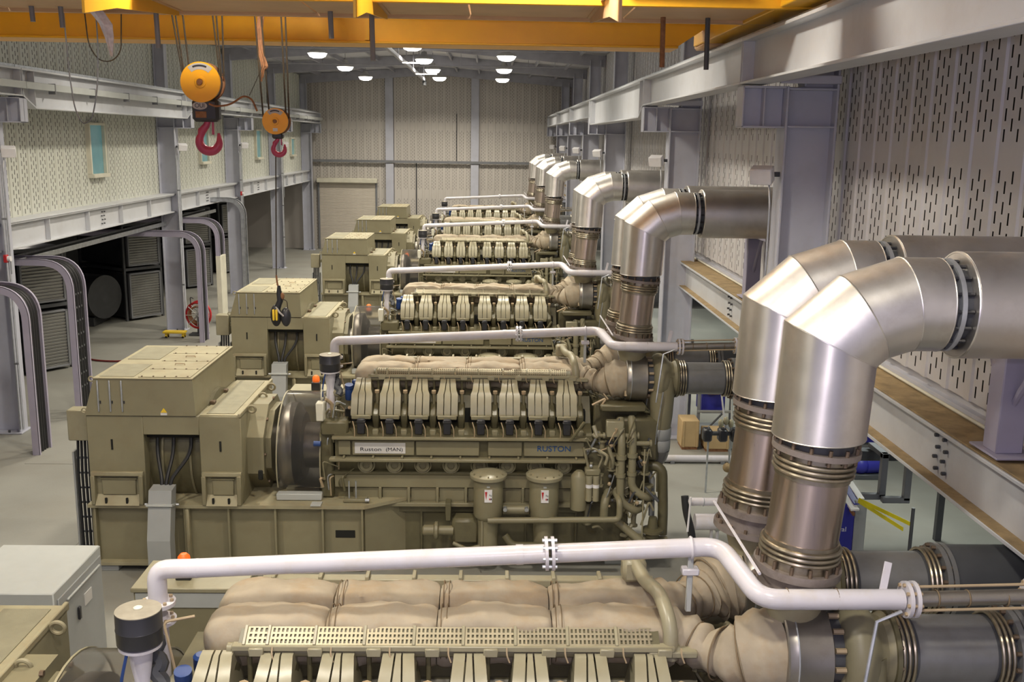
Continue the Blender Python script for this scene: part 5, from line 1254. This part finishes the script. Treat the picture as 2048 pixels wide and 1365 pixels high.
for x in (5.05, 5.30): MB().tube([(x, 19.85, 0), (x + .04, 20.3, 1.45)], .022, 8).build('stile', 'pale_grey_paint', t)
for k in range(5): MB().cyl((5.06 + k * .007, 19.93 + k * .075, .28 + k * .24), (5.32 + k * .007, 19.93 + k * .075, .28 + k * .24), .014, n=6).build('rung', 'pale_grey_paint', t)
for k, (x0, x1, y0, h, nm) in enumerate(((3.98, 4.34, 19.75, .62, 'tall tan crate left of the blue module'), (4.45, 4.95, 19.62, .42, 'low tan crate in front of the blue module'), (5.40, 5.95, 20.0, .50, 'tan crate right of the ladder'))):
    t = thing('packing_crate', nm, 'crate', ((x0 + x1) / 2, y0 + .3, 0), 'tan packing crates')
    MB().box(x0, x1, y0, y0 + .5, .06, h, .01).build('box', 'cardboard', t); MB().box(x0 + .02, x1 - .02, y0 + .02, y0 + .48, 0, .06).build('skid', 'rust_rope', t, 0)
    for q in (x0 + .02, x1 - .06): MB().box(q, q + .04, y0 - .012, y0, .06, h, .003).build('batten', 'cardboard', t)
t = thing('kerb_pipe', 'white pipe lying along the floor edge right of the second engine', 'pipe', (4.3, 18.9, 0))
MB().cyl((3.2, 18.9, .09), (5.6, 18.9, .09), .07, n=14).build('pipe', 'white_paint', t); MB().box(3.1, 5.7, 18.98, 19.12, 0, .08, .01).build('kerb', 'concrete', t)
for x in (3.6, 4.6, 5.4): MB().box(x, x + .08, 18.82, 18.98, 0, .05).build('saddle', 'mid_steel', t, 0)
t = thing('valve_tree', 'pale pipe tree with black valve bodies right of the second engine', 'valves', (4.0, 17.2, 0))
for (x, y, z) in ((3.95, 17.2, 1.75), (4.35, 17.2, 1.75)): MB().cyl((x, y, 0), (x, y, z - .5), .018, n=8).build('stem', 'galvanised', t)
MB().cyl((3.85, 17.2, 1.12), (4.5, 17.2, 1.12), .04, n=10).build('cross_pipe', 'dark_steel', t)
for x in (3.92, 4.2, 4.42): MB().box(x - .08, x + .08, 17.1, 17.3, .98, 1.22, .03).build('valve_body', 'black_plastic', t)
MB().cyl((4.05, 17.2, 2.4), (4.25, 17.2, 1.2), .016, n=6).build('lever_rod', 'white_plastic', t)
MB().ball((4.33, 17.2, .48), .09, .09, .09).build('float', 'dust', t)
for k in range(3): MB().ball((4.15 + k * .09, 17.15, 1.32 + .05 * (k % 2)), .05, .05, .08).build('cap', 'khaki_cover', t)
t = thing('white_valve_station', 'white pipes with round grey motor beside the second engine', 'pipework', (3.0, 12.6, 0))
MB().cyl((2.62, 12.5, 1.58), (3.5, 12.5, 1.58), .055, n=14).build('pipe', 'white_paint', t); MB().cyl((2.75, 12.5, 1.30), (3.02, 12.5, 1.30), .11, n=18).build('motor', 'white_paint', t)
MB().cyl((3.02, 12.5, 1.30), (3.12, 12.5, 1.30), .12, n=18).build('motor_flange', 'pale_grey_paint', t)
for x in (2.98, 3.06): MB().cyl((x, 12.5, 0), (x, 12.5, 1.25), .022, n=8).build('leg', 'white_paint', t)
MB().tube(rounded([(2.60, 12.5, 1.66), (2.62, 12.45, 1.45), (2.70, 12.45, 1.2), (2.74, 12.45, .9)], .1, 4), .05, 10).build('black_hose', 'black_rubber', t)
MB().tube([(2.66, 12.4, 1.68), (2.64, 12.4, 1.2)], .014, 6).build('white_rod', 'white_plastic', t)
for x in (2.85, 3.1): MB().ring((x, 12.5, 1.58), (1, 0, 0), .057, .006, 14, 5).build('pipe_band', 'galvanised', t)
t = thing('separator_unit', 'blue machine with grey edge and white lettering behind the near risers', 'machine', (4.95, 13.8, 0))
MB().box(4.65, 5.28, 13.5, 14.2, .1, 1.18, .015).build('blue_cabinet', 'blue_paint', t); MB().box(5.28, 5.45, 13.5, 14.2, .1, 1.22, .01).build('grey_side', 'grey_paint', t)
text_mesh('white_lettering', 'aval', .10, 'white_plastic', t, (5.09, 13.497, .80), FRONT, .002, .16); MB().box(4.7, 5.4, 13.55, 14.15, 0, .1).build('plinth', 'dark_steel', t, 0)
t = thing('striped_board', 'white and red boards tilted on top of the blue machine', 'board', (5.1, 13.6, 1.2))
def plank(a, b, w_, th, nm, mt_):
    a, b = Vector(a), Vector(b); d_ = (b - a); R_ = d_.to_track_quat('X', 'Z').to_matrix(); MB().obox((a + b) / 2, (d_.length, w_, th), R_, .003).build(nm, mt_, t)
plank((5.15, 14.0, 1.32), (5.24, 13.4, 1.13), .13, .03, 'plank', 'tape_white'); plank((5.27, 14.1, 1.33), (5.31, 13.5, 1.18), .12, .03, 'plank', 'blue_paint'); plank((5.37, 14.2, 1.35), (5.39, 13.6, 1.22), .10, .03, 'plank', 'tape_white')
plank((5.14, 13.98, 1.25), (5.22, 13.38, 1.07), .03, .05, 'red_edge', 'rust_rope')
t = thing('barrier_tape', 'yellow barrier tape stretched from the striped boards', 'tape', (5.2, 12.8, 1.3))
for a, b in (((5.26, 13.35, 1.31), (5.61, 12.4, 1.32)), ((5.25, 13.35, 1.29), (5.51, 12.4, 1.25))):
    a, b = Vector(a), Vector(b); MB().obox((a + b) / 2, ((b - a).length, .006, .055), (b - a).to_track_quat('X', 'Z').to_matrix()).build('tape_strand', 'yellow_tape', t, 0)
MB().cyl((5.62, 12.4, 0), (5.62, 12.4, 1.55), .025, n=8).build('post', 'dark_steel', t)
t = thing('dark_pipe_frame', 'dark steel frame with L shaped legs in the right aisle', 'frame', (6.2, 15, 0))
MB().box(5.3, 7.4, 14.95, 15.15, 1.36, 1.52, .008).build('top_beam', 'dark_steel', t)
for (x, y) in ((6.02, 14.5), (6.34, 14.35)):
    MB().box(x, x + .10, y, y + .10, .92, 1.62, .008).build('leg', 'mid_steel', t); MB().box(x - .32, x + .10, y, y + .10, .88, .97, .008).build('foot_bar', 'mid_steel', t)
    MB().box(x, x + .1, y, 15.1, 1.55, 1.62).build('arm', 'mid_steel', t, 0)
for x in (5.4, 7.2): MB().box(x, x + .1, 15.0, 15.1, 0, 1.38, .006).build('post', 'dark_steel', t)
t = thing('blue_pump', 'small blue pump on the floor of the right aisle', 'pump', (7.3, 18.1, 0))
MB().lathe([(.10, 0), (.16, .04), (.16, .30), (.12, .36), (.0, .38)], (7.15, 18.1, .25), (1, .1, 0), 18).build('motor', 'blue_paint', t); MB().ball((7.1, 18.1, .25), .17).build('casing', 'blue_paint', t); MB().box(6.95, 7.55, 17.95, 18.25, 0, .1, .01).build('base', 'dark_steel', t)
t = thing('blue_cabinet', 'tall blue cabinet against the far side of the right aisle', 'cabinet', (8.1, 20.4, 0))
MB().box(7.6, 8.4, 20.2, 20.8, .05, 1.3, .01).build('body', 'blue_paint', t); MB().box(7.62, 8.38, 20.22, 20.78, 0, .05).build('plinth', 'dark_steel', t, 0); MB().box(8.0, 8.02, 20.19, 20.2, .6, .8).build('handle', 'galvanised', t, 0)
t = thing('blue_tub', 'shallow blue plastic tub on the floor at the lower right corner', 'tub', (5.6, 10.2, 0))
MB().prism([(5.1, 9.85), (6.3, 9.85), (6.3, 10.55), (5.1, 10.55)], 'z', .30, .36).build('tub_floor', 'blue_paint', t, 0)
for (a, b, c, e) in ((5.06, 6.34, 9.78, 9.85), (5.06, 6.34, 10.55, 10.62), (5.06, 5.12, 9.78, 10.62), (6.28, 6.34, 9.78, 10.62)): MB().box(a, b, c, e, .28, .62, .01).build('tub_side', 'blue_paint', t)
for (x, y) in ((5.2, 9.9), (6.2, 9.9), (5.2, 10.5), (6.2, 10.5)): MB().box(x - .03, x + .03, y - .03, y + .03, 0, .3).build('stand_leg', 'mid_steel', t, 0)
t = thing('yellow_sign', 'yellow marked pipe post in the aisle beyond the third engine', 'post', (5.3, 27.5, 0))
MB().cyl((5.3, 27.5, 0), (5.3, 27.5, 2.6), .05, n=10).build('post', 'pale_grey_paint', t); MB().box(5.22, 5.40, 27.40, 27.45, 1.6, 2.3, .006).build('sign_plate', 'yellow_paint', t)
